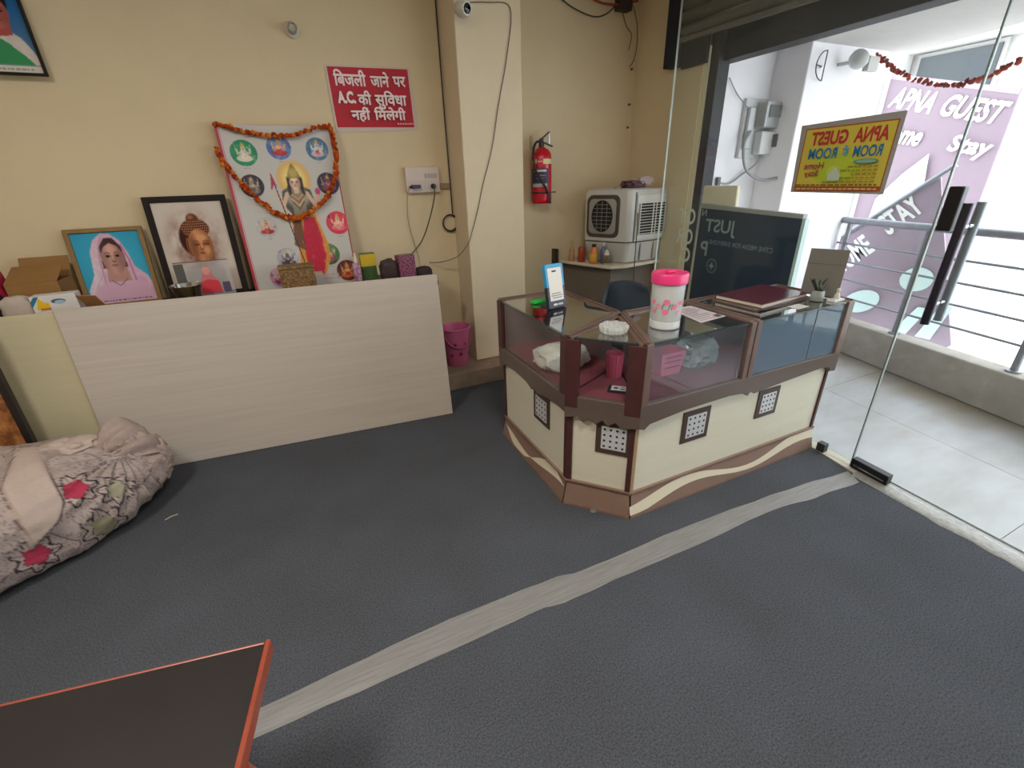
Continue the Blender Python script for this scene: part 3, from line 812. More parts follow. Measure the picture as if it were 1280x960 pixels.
def garland(name, path, r, cols, label, n_per=1.0, step=0.016, parent=None):
    """marigold heads threaded along a path, petals as crumpled little balls"""
    pts = spline(path, 14)
    mb = MB()
    d = 0.0
    last = pts[0]
    for q in pts:
        d += (q - last).length; last = q
        if d < step: continue
        d = 0.0
        for _ in range(2):
            c = q + Vector([random.uniform(-1, 1) * r * 0.45 for _ in range(3)])
            rr = r * random.uniform(0.55, 0.95)
            bmx = bmesh.new(); bmesh.ops.create_icosphere(bmx, subdivisions=1, radius=rr)
            for v in bmx.verts: v.co *= random.uniform(0.7, 1.25)
            bmx.verts.index_update()
            mb.add([c + v.co for v in bmx.verts], [tuple(v.index for v in f.verts) for f in bmx.faces], lin(random.choice(cols)))
            bmx.free()
    return mb
mb = garland('g', [(4.15, 2.48, 2.27), (4.22, 2.40, 2.20), (4.28, 2.33, 2.13), (4.28, 2.10, 2.02), (4.26, 1.85, 2.00), (4.2, 1.62, 2.07), (4.15, 1.3, 2.18), (4.1, 1.1, 2.27)], 0.022, ['8b2f2c', '7a2622', 'a04434', '6b3a2e'], '', step=0.022)
tag(mb.build('balcony_garland', MATS['print_matt'], loc=(4.25, 1.9, 2.0)), 'faded dark red flower garland strung across the balcony opening', 'garland')

# cream board behind the navy board
o = MB().prism([(2.70, 2.20), (2.74, 2.20), (2.74, 2.56), (2.70, 2.56)], 0.0, 1.25)
vs = [(2.70, 2.17, 0.0), (2.70, 2.585, 0.0), (2.70, 2.545, 1.42), (2.70, 2.26, 1.42)]
mb = MB(); mb.add(vs + [(x + 0.03, y, z) for x, y, z in vs], [(0, 1, 2, 3), (7, 6, 5, 4), (0, 4, 5, 1), (1, 5, 6, 2), (2, 6, 7, 3), (3, 7, 4, 0)])
tag(mb.build('cream_board', mat('cream_board', 'd8d0b4', 0.6, var=0.04), loc=(2.71, 2.38, 0), bevel=0.006), 'cream tapered board standing outside behind the navy board', 'board')

# ------------------------------------------------------------------ glass front
def gl_box(y0, y1, z0, z1, th=0.008):
    return MB().prism([(xg(y0) - th / 2, y0), (xg(y0) + th / 2, y0), (xg(y1) + th / 2, y1), (xg(y1) - th / 2, y1)], z0, z1)
edge_m = mat('glass_edge', 'dfeee8', 0.2, spec=0.8)
DY = 1.07                                               # door edge
w1 = struct(gl_box(DY + 0.006, 2.93, 0.006, 2.60).build('window_1', DOORGLASS), 'fixed glass pane behind the display counter')
MB().prism([(xg(2.93) - 0.006, 2.93), (xg(2.93) + 0.006, 2.93), (xg(2.93) + 0.006, 2.936), (xg(2.93) - 0.006, 2.936)], 0.006, 2.60).build('glass_edge', edge_m, w1)
MB().prism([(xg(DY) - 0.005, DY + 0.002), (xg(DY) + 0.005, DY + 0.002), (xg(DY) + 0.005, DY + 0.005), (xg(DY) - 0.005, DY + 0.005)], 0.006, 2.60).build('glass_edge', mat('glass_edge_dark', '5b6664', 0.3), w1)
MB().box((xg(1.3) - 0.035, 1.215, 0.007), (xg(1.3) + 0.005, 1.26, 0.06)).build('clamp', mat('clamp_dark', '2c2b2b', 0.5), w1, bevel=0.004)
d1 = thing('door_1', 'frameless glass door with a tubular pull handle and black patch fitting', 'door', (xg(0.6), 0.6, 0))
del d1['category']
d1['kind'] = 'structure'
gl_box(0.02, DY, 0.012, 2.45).build('glass_leaf', DOORGLASS, d1)
gl_box(DY - 0.003, DY - 0.0002, 0.012, 2.45, 0.011).build('glass_edge', mat('glass_edge_green', 'a9b8b4', 0.25), d1)
blk = mat('patch_black', '1f2022', 0.35, metal=0.4)
chrome = mat('chrome', 'c4c6c8', 0.15, metal=1.0)
b = MB().prism([(xg(1.06) - 0.022, 1.065), (xg(1.06) + 0.022, 1.065), (xg(0.87) + 0.022, 0.88), (xg(0.87) - 0.022, 0.88)], 0.012, 0.066).build('patch_fitting', blk, d1, bevel=0.003)
MB().prism([(xg(1.06) - 0.024, 1.05), (xg(1.06) - 0.0225, 1.05), (xg(0.87) - 0.0225, 0.895), (xg(0.87) - 0.024, 0.895)], 0.028, 0.036).build('groove', chrome, b)
b = MB().prism([(xg(1.05) - 0.02, 1.055), (xg(1.05) + 0.02, 1.055), (xg(1.0) + 0.02, 1.0), (xg(1.0) - 0.02, 1.0)], 1.245, 1.42).build('lock_case', blk, d1, bevel=0.006)
for dx in (-0.055, 0.055):
    y = 0.955
    h = MB().tube([(xg(y) + dx, y, 0.86), (xg(y) + dx, y, 1.36)], 0.017, 14).build('pull_handle', mat('handle_dark', '3a3844', 0.3, metal=0.7) if dx < 0 else mat('handle_steel', '7f868d', 0.3, metal=0.7), d1, smooth=True)
    for z in (0.95, 1.27):
        MB().tube([(xg(y) + dx, y, z), (xg(y) + (0.006 if dx > 0 else -0.006), y, z)], 0.009, 8).build('standoff', chrome, h, smooth=True)
w2 = struct(gl_box(-2.4, 0.012, 0.006, 2.60).build('window_2', DOORGLASS), 'fixed glass pane on the far side of the glass door')

# navy board with mirrored lettering, standing against the outer face of the pane
t = thing('navy_board', 'navy printed board with mirrored white lettering against the glass pane', 'board', (xg(1.98) + 0.03, 1.98, 0.0))
def onpane(y, z, d):
    return (xg(y) + d, y, z)
pts = [(1.70, 0.0), (2.50, 0.0), (2.50, 1.275), (1.70, 1.25)]
mb = MB(); mb.add([onpane(y, z, 0.012) for y, z in pts] + [onpane(y, z, 0.04) for y, z in pts], [(0, 1, 2, 3), (7, 6, 5, 4), (0, 4, 5, 1), (1, 5, 6, 2), (2, 6, 7, 3), (3, 7, 4, 0)])
mb.build('panel', mat('navy_print', '07304c', 0.7, var=0.15, scale=3, spec=0.1), t)
MB().add([onpane(y, z, d) for d in (0.008, 0.045) for y, z in ((1.68, 0.0), (1.70, 0.0), (1.70, 1.25), (1.68, 1.25))], [(0, 1, 2, 3), (7, 6, 5, 4), (0, 4, 5, 1), (1, 5, 6, 2), (2, 6, 7, 3), (3, 7, 4, 0)]).build('side_edge', mat('pale_edge', 'b9d0d0', 0.3), t)
MB().add([onpane(y, z, d) for d in (0.008, 0.045) for y, z in ((1.70, 1.2515), (2.50, 1.2765), (2.50, 1.305), (1.70, 1.275))], [(0, 1, 2, 3), (7, 6, 5, 4), (0, 4, 5, 1), (1, 5, 6, 2), (2, 6, 7, 3), (3, 7, 4, 0)]).build('top_edge', mat('board_edge_grey', '9a9f9e', 0.4), t)
U = Vector((0.085, 1, 0)).normalized()
Nn = Vector((-1, 0.085, 0)).normalized()
p = Print(onpane(1.72, 0, 0.0115), U, (0, 0, 1), Nn, 0.0004)
tx = '8fa5a4'
p.text('JUST', 0.44, 1.10, 0.72, 1.21, tx, 0.02)
p.text('CTIVE MEDIA FOR EVERYONE', 0.13, 1.045, 0.66, 1.075, '7f9aa0')
p.text('N', 0.72, 1.225, 0.765, 1.27, tx, 0.02)
p.text('P', 0.665, 0.96, 0.735, 1.06, tx, 0.02)
p.ell(0.60, 0.90, 0.05, 0.05, '6d8488', 24); p.ell(0.60, 0.90, 0.043, 0.043, '07304c', 24)
p.poly([(0.60, 0.93), (0.608, 0.908), (0.63, 0.90), (0.608, 0.892), (0.60, 0.87), (0.592, 0.892), (0.57, 0.90), (0.592, 0.908)], '8fa5a4')
p.build('lettering', t)
t = thing('glass_lettering', 'pale mirrored letters stuck on the pane left over beside the navy board', 'lettering', (xg(2.6) - 0.006, 2.55, 1.1))
t['label'] = 'pale mirrored letters stuck on the fixed pane beside the navy board'
p = Print(onpane(2.52, 0, -0.0055), U, (0, 0, 1), Nn, 0.0004)
for s, z, zz in (('OT', 1.16, 1.27), ('OR', 1.02, 1.13), ('C', 0.89, 1.00)):
    p.text(s, 0.01, z, 0.19 if len(s) > 1 else 0.11, zz, 'c9d2c6', 0.02)
p.build('letter', t)

# yellow sign, stuck on the outer side of the pane so that it reads mirrored from inside
t = thing('guest_house_sign', 'yellow sign with mirrored red and blue lettering stuck on the glass pane', 'sign', (xg(1.5) - 0.008, 1.5, 1.40))
Z = [(1.31, 1.385), (1.80, 1.39), (1.815, 1.715), (1.31, 1.725)]
mb = MB(); mb.add([onpane(y, z, -0.0055) for y, z in Z] + [onpane(y, z, -0.009) for y, z in Z], [(3, 2, 1, 0), (4, 5, 6, 7), (0, 1, 5, 4), (1, 2, 6, 5), (2, 3, 7, 6), (3, 0, 4, 7)])
mb.build('backing', mat('sign_backing', '9c9a97', 0.5), t)
p = Print(onpane(1.31, 1.385, -0.009), U, (0, 0, 1), Nn, 0.0004)
W, H = 0.49, 0.335
p.rect(0.018, 0.012, W - 0.016, H - 0.024, 'a8532e')
p.rect(0.024, 0.034, W - 0.022, H - 0.03, 'ccbe4a')
p.ell(W * 0.55, H * 0.35, 0.13, 0.07, 'b4c638'); p.ell(W * 0.55, H * 0.30, 0.035, 0.03, 'bccb6a')
p.text('APNA', 0.045, 0.228, 0.205, 0.292, 'b5343c', 0.035)
p.text('GUEST', 0.235, 0.228, 0.43, 0.292, 'b5343c', 0.035)
p.text('ROOM', 0.055, 0.165, 0.19, 0.215, '1f74a8', 0.02)
p.text('ही', 0.212, 0.168, 0.245, 0.22, '3aa0c0', 0.01)
p.text('ROOM', 0.27, 0.165, 0.425, 0.215, '1f74a8', 0.02)
p.text('Home', 0.325, 0.118, 0.435, 0.15, 'a63a4a', 0.015)
p.text('Stay', 0.345, 0.076, 0.425, 0.112, 'a63a4a', 0.015)
p.ell(0.115, 0.145, 0.06, 0.011, '5d8f86'); p.ell(0.115, 0.145, 0.047, 0.007, '86b0a0')
for k, (a0, b0) in enumerate(((0.05, 0.17), (0.05, 0.20), (0.05, 0.16), (0.05, 0.25), (0.05, 0.30))):
    y = 0.122 - k * 0.017
    x = a0
    while x < b0:
        wd = random.uniform(0.012, 0.03)
        p.poly([(x, y), (x + wd, y), (x + wd, y + 0.005), (x, y + 0.005)], '8d7d2e', False); x += wd + 0.006
p.k += 1
p.poly([(0.22, 0.085), (0.255, 0.125), (0.29, 0.085), (0.285, 0.06), (0.225, 0.06)], 'b9cbb8')
x = 0.035
while x < 0.45:
    wd = random.uniform(0.012, 0.035)
    p.poly([(x, 0.038), (x + wd, 0.038), (x + wd, 0.044), (x, 0.044)], '6d4a24', False); x += wd + 0.007
p.k += 1
x = 0.03
while x < 0.45:
    wd = random.uniform(0.01, 0.03)
    p.poly([(x, 0.018), (x + wd, 0.018), (x + wd, 0.027), (x, 0.027)], 'd8a36a', False); x += wd + 0.006
p.k += 1
p.build('print', t)
# ------------------------------------------------------------------ display counters
TOP = 0.885
DECK = 0.605
def off_poly(poly, dist):
    """inset every edge i (poly[i]->poly[i+1]) by dist[i] (counter-clockwise or clockwise both work)"""
    n = len(poly)
    area = sum(poly[i][0] * poly[(i + 1) % n][1] - poly[(i + 1) % n][0] * poly[i][1] for i in range(n))
    sg = 1 if area > 0 else -1
    lines = []
    for i in range(n):
        a, b = Vector(poly[i]), Vector(poly[(i + 1) % n])
        d = (b - a).normalized()
        nn = Vector((-d.y, d.x)) * sg
        lines.append((a + nn * dist[i], d))
    out = []
    for i in range(n):
        (p, d), (q, e) = lines[i - 1], lines[i]
        den = d.x * e.y - d.y * e.x
        t = ((q.x - p.x) * e.y - (q.y - p.y) * e.x) / den
        r = p + d * t
        out.append((r.x, r.y))
    return out

class Edge:
    """a vertical face p->q with outward normal; maps (s, z, d) to the world"""
    def __init__(s, p, q, inside):
        s.p, s.q = Vector((*p, 0)), Vector((*q, 0))
        s.d = (s.q - s.p); s.L = s.d.length; s.d.normalize()
        s.n = Vector((s.d.y, -s.d.x, 0))
        c = Vector((*inside, 0))
        if (c - s.p).dot(s.n) > 0: s.n = -s.n
    def at(s, a, z, d=0.0):
        v = s.p + s.d * a + s.n * d; v.z = z
        return v
    def slabp(s, pts, d0, d1, slope=None):
        """extrude the outline pts [(s, z)] from depth d0 to d1"""
        n = len(pts)
        f = slope or (lambda z: 0.0)
        vs = [s.at(a, z, d0 + f(z)) for a, z in pts] + [s.at(a, z, d1 + f(z)) for a, z in pts]
        fs = [tuple(range(n)), tuple(reversed(range(n, 2 * n)))] + [(i, i + n, (i + 1) % n + n, (i + 1) % n) for i in range(n)]
        return MB().add(vs, fs)
    def rect(s, a0, a1, z0, z1, d0, d1):
        return s.slabp([(a0, z0), (a1, z0), (a1, z1), (a0, z1)], d0, d1)

apron_m = mat('brown_laminate', '60514a', 0.32, var=0.12, scale=4)
trimm = mat('maroon_wood', '4b2a2a', 0.38, var=0.2, scale=10)
frame_m = mat('frame_wood', '6a544c', 0.38, var=0.2, scale=12)
kick_m = mat('kick_brown', '83695c', 0.4, var=0.1, scale=6)
wave_m = mat('kick_cream', 'd6cbb4', 0.4)
maroon = mat('maroon_felt', '7c3a44', 0.9, var=0.15, scale=60, bump=0.1, bscale=200)
backm = mat('mauve_back', '6d5a5e', 0.35, var=0.05, scale=3)
perf = mat('perforated_plate', 'cfd0d4', 0.3, metal=0.2)
hole = mat('hole_dark', '2a2626', 0.8)
pane_m = glass('showcase_glass', (0.95, 0.97, 0.97), 1.6)
top_m = glass('counter_top_glass', (0.93, 0.96, 0.95), 2.6)
sky_sheen_m = glass('painted_sky_sheen_glass', (0.72, 0.84, 0.95), 1.6, haze=0.5, haze_col=(0.20, 0.30, 0.40))  # bluish daylight reflection painted into the pane as diffuse haze

vent_m = mat('vent_wood', '4a3833', 0.4, var=0.1)
def vent(e, s0, z0, wd, ht, root, d=-0.03):
    f = e.rect(s0, s0 + wd, z0, z0 + ht, d, d + 0.006).build('vent_frame', vent_m, root, bevel=0.001)
    b = 0.026
    e.rect(s0 + b, s0 + wd - b, z0 + b, z0 + ht - b, d + 0.0061, d + 0.0085).build('vent_plate', perf, f)
    mb = MB()
    for i in range(4):
        for k in range(4):
            cs = s0 + b + (wd - 2 * b) * (i + 0.5) / 4; cz = z0 + b + (ht - 2 * b) * (k + 0.5) / 4
            ring = [e.at(cs + 0.0065 * math.cos(a * PI / 3), cz + 0.0065 * math.sin(a * PI / 3), d + 0.0088) for a in range(6)]
            mb.add(ring, [tuple(range(6))])
    mb.build('vent_hole', hole, f)

def wave(e, root, parent, s0, s1, mode):
    """cream inlay sweeping along the slanted kick board"""
    f = lambda z: (0.13 - z) / 0.115 * 0.03 - 0.03
    pts_u, pts_l = [], []
    n = 24
    for i in range(n + 1):
        t = i / n
        s = s0 + (s1 - s0) * t
        if mode == 'long':
            c = 0.065 - 0.03 * math.cos(t * 3.1 * PI + 0.4) + 0.012 * t; h = 0.021 + 0.008 * math.sin(t * PI * 2.2 + 1)
        else:
            c = 0.070 + 0.035 * math.sin(t * 2 * PI + 2.6); h = 0.026 * max(0.05, abs(math.sin(t * PI * 2)))
        pts_u.append((s, min(0.124, c + h))); pts_l.append((s, max(0.022, c - h)))
    vs, fs = [], []
    for (a, b) in zip(pts_u, pts_l):
        vs += [e.at(a[0], a[1], f(a[1]) + 0.0012), e.at(b[0], b[1], f(b[1]) + 0.0012)]
    for i in range(n):
        fs.append((2 * i, 2 * i + 1, 2 * i + 3, 2 * i + 2))
    MB().add(vs, fs).build('kick_wave', wave_m, parent)

def scallop(L, kind):
    top, pts = 0.61, []
    if kind == 'long':     # shallow arcs with a cusp notch
        base = [(0.0, 0.50), (0.03, 0.488), (0.06, 0.51), (L * 0.20, 0.53), (L * 0.40, 0.535), (L * 0.475, 0.525), (L * 0.495, 0.505), (L * 0.51, 0.525), (L * 0.53, 0.508), (L * 0.70, 0.525), (L * 0.90, 0.54), (L * 0.955, 0.53), (L * 0.965, 0.505), (L, 0.50)]
    elif kind == 'left':
        base = [(0.0, 0.50), (0.04, 0.49), (0.08, 0.52), (L * 0.30, 0.53), (L * 0.48, 0.52), (L * 0.56, 0.50), (L * 0.60, 0.52), (L * 0.64, 0.505), (L * 0.8, 0.525), (L * 0.93, 0.53), (L, 0.525)]
    else:
        base = [(0.0, 0.50)]
        for k in range(4):
            base += [(L * (0.18 + k * 0.17), 0.512), (L * (0.26 + k * 0.17), 0.486)]
        base += [(L, 0.50)]
    return [(L, top), (0, top)] + base

def counter(name, poly, fronts, label, divider=None, loc=None):
    n = len(poly)
    cx, cy = sum(p[0] for p in poly) / n, sum(p[1] for p in poly) / n
    root = thing(name, label, 'counter', (cx, cy, 0))
    E = {i: Edge(poly[i], poly[(i + 1) % n], (cx, cy)) for i in range(n)}
    base = off_poly(poly, [0.0 if i in fronts else 0.004 for i in range(n)])
    body = off_poly(poly, [0.03 if i in fronts else 0.004 for i in range(n)])
    glz = off_poly(poly, [0.012 if i in fronts else 0.012 for i in range(n)])
    inner = off_poly(poly, [0.022] * n)
    k = MB(); k.loft([[(x, y, 0.0) for x, y in base], [(x, y, 0.012) for x, y in base], [(x, y, 0.13) for x, y in body]]); kick = k.build('kick_board', kick_m, root)
    MB().prism(body, 0.1301, 0.5849).build('body', CREAM, root, bevel=0.002)
    MB().prism(off_poly(poly, [0.006] * n), 0.585, DECK).build('deck', maroon, root)
    for i in fronts:
        e = E[i]
        kind = fronts[i]
        cuts = [(0.03, e.L - 0.03, pane_m)] if kind != 'long' else [(0.03, 0.60, glass('faint_sky_sheen_glass', (0.88, 0.93, 0.97), 2.2, haze=0.08, haze_col=(0.3, 0.4, 0.5))), (0.66, 1.07, sky_sheen_m), (1.074, e.L - 0.03, sky_sheen_m)]  # first long pane also carries a faint painted blue daylight reflection
        e.slabp(scallop(e.L, kind), -0.028, 0.0).build('apron', apron_m, root, bevel=0.002)
        e.rect(0.0, e.L, 0.128, 0.142, -0.032, -0.018).build('kick_bead', kick_m, root, bevel=0.003)
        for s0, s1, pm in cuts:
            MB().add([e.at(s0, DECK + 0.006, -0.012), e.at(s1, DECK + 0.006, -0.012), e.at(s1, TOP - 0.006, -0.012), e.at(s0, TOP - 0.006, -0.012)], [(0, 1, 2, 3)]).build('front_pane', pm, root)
        e.rect(0.0, e.L, TOP - 0.006, TOP, -0.02, -0.006).build('pane_edge', mat('pane_edge_dark', '2a3836', 0.2), root)
    ins = off_poly(poly, [0.012] * n)
    MB().prism(ins, TOP - 0.0055, TOP - 0.0001).build('glass_top', top_m, root)
    for i in range(n):
        if i in fronts: continue
        e = E[i]
        e.rect(0.012, e.L - 0.012, TOP - 0.03, TOP + 0.004, -0.030, 0.0).build('top_rail', frame_m, root, bevel=0.003)
        e.rect(0.008, e.L - 0.008, TOP + 0.0041, TOP + 0.010, -0.012, -0.001).build('rail_bead', frame_m, root, bevel=0.002)
    return root, E, inner, body

# left arm
LP = [(0.96, 2.29), (0.955, 1.535), (1.385, 1.72), (1.385, 2.29)]
left, E, inner, body = counter('display_counter', LP, {0: 'left'}, 'glass-topped counter section beside the column with the payment stand on it')
e = E[0]
vent(e, 0.40, 0.325, 0.17, 0.17, left)
wave(e, left, [c for c in left.children if c.name.startswith('kick_board')][0], 0.03, e.L - 0.02, 'short')
for s0, wd in ((0.0, 0.055), (e.L - 0.05, 0.05)):
    e.rect(s0, s0 + wd, DECK, TOP, -0.04, 0.0).build('post', trimm, left, bevel=0.003)
e.rect(0.006, 0.026, 0.131, 0.50, -0.03, -0.022).build('edge_strip', trimm, left, bevel=0.001)
e.rect(e.L - 0.035, e.L - 0.012, 0.131, 0.50, -0.03, -0.022).build('edge_strip', trimm, left, bevel=0.001)
MB().box((1.36, 1.76, DECK), (1.381, 2.28, TOP - 0.031)).build('back_panel', backm, left)
MB().box((0.99, 2.262, DECK), (1.359, 2.282, TOP - 0.031)).build('end_panel', backm, left)

# corner
CP = [(0.955, 1.535), (1.18, 1.285), (1.385, 1.72)]
corner, E, inner, body = counter('corner_counter', CP, {0: 'corner'}, 'narrow corner counter section with the crystal ashtray on its glass top')
e = E[0]
vent(e, 0.145, 0.33, 0.165, 0.17, corner)
e.rect(0.0, 0.06, DECK - 0.05, TOP - 0.007, -0.03, 0.001).build('post', trimm, corner, bevel=0.003)
e.rect(e.L - 0.07, e.L, DECK - 0.05, TOP - 0.007, -0.03, 0.001).build('post', trimm, corner, bevel=0.003)
e.rect(0.006, 0.035, 0.131, 0.50, -0.03, -0.02).build('edge_strip', trimm, corner, bevel=0.001)
e.rect(e.L - 0.04, e.L - 0.008, 0.131, 0.50, -0.03, -0.02).build('edge_strip', trimm, corner, bevel=0.001)
MB().lathe([(0.012, 0.0), (0.016, 0.008), (0.012, 0.0119)], 12, e.at(0.16, 0, 0.01)).build('foot', mat('foot_dark', '6a6a6a', 0.4), corner)

# right arm
RP = [(1.18, 1.285), (2.52, 1.283), (2.52, 1.72), (1.385, 1.72)]
right, E, inner, body = counter('display_counter', RP, {0: 'long'}, 'long glass-topped counter section by the glass pane with jar and register on it')
e = E[0]
vent(e, 0.285, 0.325, 0.17, 0.17, right)
vent(e, 0.79, 0.33, 0.155, 0.16, right)
wave(e, right, [c for c in right.children if c.name.startswith('kick_board')][0], 0.0, e.L, 'long')
for s0, wd in ((0.0, 0.035), (0.595, 0.03), (0.632, 0.03), (e.L - 0.05, 0.05)):
    e.rect(s0, s0 + wd, DECK, TOP + 0.002, -0.035, 0.001).build('post', frame_m, right, bevel=0.003)
for s0 in (0.594, 0.632):
    MB().box((1.18 + s0, 1.30, TOP - 0.02), (1.18 + s0 + 0.032, 1.69, TOP + 0.005)).build('top_rail', frame_m, right, bevel=0.003)
e.rect(0.004, 0.02, 0.131, 0.50, -0.03, -0.02).build('edge_strip', mat('edge_ply', 'a98c6a', 0.5), right)
e.rect(e.L - 0.034, e.L - 0.018, 0.131, 0.50, -0.03, -0.02).build('edge_strip', trimm, right)
e.rect(1.07, 1.074, DECK + 0.006, TOP - 0.006, -0.013, -0.009).build('pane_joint', mat('joint_grey', '5f7078', 0.3), right)
MB().box((1.40, 1.70, DECK), (2.50, 1.714, TOP - 0.031)).build('back_panel', backm, right)
MB().box((2.498, 1.32, DECK), (2.512, 1.699, TOP - 0.031)).build('end_panel', backm, right)

# ------------------------------------------------------------------ inside the showcases
def crumple(c, d, amp, seed, seg=4, flat=True, freq=9.0):
    bmx = bmesh.new(); bmesh.ops.create_icosphere(bmx, subdivisions=seg, radius=1.0)
    mb = MB(); vs = []
    for v in bmx.verts:
        p = v.co.copy()
        for i in range(3): p[i] = math.copysign(abs(p[i]) ** 0.62, p[i])
        q = Vector((p.x * d[0] / 2, p.y * d[1] / 2, p.z * d[2] / 2))
        q *= 1 + amp * noise.noise(Vector((p.x * freq / 4 + seed, p.y * freq / 4, p.z * freq / 4))) + amp * 0.5 * noise.noise(Vector((p.x * freq + seed, p.y * freq, p.z * freq)))
        z = q.z + d[2] / 2
        vs.append(Vector((c[0] + q.x, c[1] + q.y, c[2] + max(0.0, z))))
    bmx.verts.index_update()
    mb.add(vs, [tuple(v.index for v in f.verts) for f in bmx.faces]); bmx.free()
    return mb
t = thing('plastic_bag', 'white folded plastic bag lying inside the left glass counter', 'bag', (1.12, 1.84, DECK + 0.002))
crumple((1.12, 1.84, DECK + 0.002), (0.27, 0.20, 0.12), 0.16, 3.1).build('body', mat('white_plastic', 'dcd8cf', 0.4, var=0.05), t, smooth=True)
t = thing('pink_basket', 'small pink plastic basket inside the long glass counter', 'basket', (1.53, 1.53, DECK + 0.001))
MB().loft([[Vector((1.53 + x * s, 1.53 + y * s, z)) for x, y in ((-0.075, -0.05), (0.075, -0.05), (0.075, 0.05), (-0.075, 0.05))] for s, z in ((0.8, DECK + 0.001), (1.0, DECK + 0.12), (0.95, DECK + 0.12), (0.77, DECK + 0.008))]).build('body', mat('pink_plastic', 'd8688c', 0.4), t, bevel=0.004)
for z in (0.04, 0.07, 0.095):
    s = 0.8 + 0.2 * z / 0.12
    MB().box((1.53 - 0.05, 1.53 - 0.0505 * s - 0.001, DECK + z), (1.53 + 0.05, 1.53 - 0.0505 * s, DECK + z + 0.008)).build('slot', mat('slot_pink', '9c3f5e', 0.6), t)
t = thing('clear_bag', 'crumpled clear plastic bag inside the long glass counter', 'bag', (1.725, 1.53, DECK + 0.001))
crumple((1.725, 1.53, DECK + 0.001), (0.18, 0.15, 0.15), 0.28, 9.7, freq=11).build('body', mat('clear_plastic', 'b9c6c9', 0.12, alpha=0.55, spec=0.8), t, smooth=True)
t = thing('pink_cup', 'pink ribbed cup standing inside the corner glass counter', 'cup', (1.27, 1.60, DECK + 0.001))
mb = MB(); rings = []
for z, r in ((0.0, 0.034), (0.01, 0.036), (0.12, 0.043), (0.12, 0.038), (0.02, 0.032)):
    rings.append([Vector((1.285 + (r + 0.0015 * math.cos(16 * a)) * math.cos(a), 1.615 + (r + 0.0015 * math.cos(16 * a)) * math.sin(a), DECK + 0.001 + z)) for a in [2 * PI * i / 64 for i in range(64)]])
mb.loft(rings).build('body', mat('pink_cup', 'c45876', 0.4), t, smooth=True)
t = thing('playing_card_box', 'small black and white packet lying inside the corner glass counter', 'packet', (1.20, 1.47, DECK + 0.0005), (0, 0, -0.75))
MB().box((-0.045, -0.03, 0), (0.045, 0.03, 0.012)).build('box', mat('packet_black', '26232a', 0.35), t, world=False, bevel=0.002)
M = t.matrix_basis
p = Print(M @ Vector((-0.03, -0.026, 0.012)), M.to_3x3() @ Vector((1, 0, 0)), M.to_3x3() @ Vector((0, 1, 0)), (0, 0, 1), 0.0003)
p.rect(0, 0, 0.07, 0.05, 'd5d3d6'); p.ell(0.02, 0.025, 0.012, 0.01, '33303a'); p.rect(0.04, 0.01, 0.06, 0.022, '4a464e'); p.rect(0.045, 0.03, 0.06, 0.036, '6a2f38')
p.build('print', t)

# ------------------------------------------------------------------ on the counters
G = TOP + 0.0005
t = thing('payment_stand', 'blue and black payment stand with a white card on the left counter', 'stand', (1.16, 1.96, G), (0, 0, 0.16))
hw, hh, tilt = 0.058, 0.225, 0.20
Ms = Matrix.Rotation(-tilt, 4, 'X')
def stand_shape(y0, y1, z0, z1, r, top):
    pts = [(-hw, z0), (hw, z0)]
    if top:
        for a in range(0, 91, 15): pts.append((hw - r + r * math.cos(math.radians(a)), z1 - r + r * math.sin(math.radians(a))))
        for a in range(90, 181, 15): pts.append((-hw + r + r * math.cos(math.radians(a)), z1 - r + r * math.sin(math.radians(a))))
    else:
        pts += [(hw, z1), (-hw, z1)]
    n = len(pts)
    return MB().add([Ms @ Vector((x, y0, z)) for x, z in pts] + [Ms @ Vector((x, y1, z)) for x, z in pts], [tuple(range(n)), tuple(reversed(range(n, 2 * n)))] + [(i, i + n, (i + 1) % n + n, (i + 1) % n) for i in range(n)])
stand_shape(-0.012, 0.012, 0.003, 0.11, 0.012, False).build('lower_case', mat('stand_black', '1d2030', 0.3), t, world=False, bevel=0.002)
stand_shape(-0.012, 0.012, 0.1105, hh, 0.014, True).build('upper_case', mat('stand_blue', '2296c8', 0.3), t, world=False, bevel=0.002)
MB().box((-0.04, 0.0, 0.0), (0.04, 0.085, 0.006)).build('foot', mat('stand_black', '1d2030'), t, world=False, bevel=0.002)
M = t.matrix_basis @ Ms
R3 = M.to_3x3()
p = Print(M @ Vector((-hw, -0.0123, 0)), R3 @ Vector((1, 0, 0)), R3 @ Vector((0, 0, 1)), R3 @ Vector((0, -1, 0)), 0.0003)
p.rect(0.014, 0.04, 0.102, 0.205, 'e6e4e0')
p.rect(0.040, 0.184, 0.068, 0.192, '3a3a44')
for k, (a, b) in enumerate(((0.025, 0.085), (0.022, 0.095), (0.03, 0.09))): p.rect(a, 0.075 - k * 0.011, b, 0.079 - k * 0.011, '77757a')
p.rect(0.03, 0.016, 0.055, 0.026, 'd9dbe0'); p.rect(0.06, 0.016, 0.092, 0.026, 'b9bcc8')
p.build('card', t)
# green clip
tag(crumple((1.13, 2.10, G), (0.09, 0.05, 0.02), 0.25, 5.5, 3).build('green_cloth', mat('green', '1fb04a', 0.5), loc=(1.13, 2.10, G), smooth=True), 'small bright green cloth scrap behind the payment stand', 'cloth')

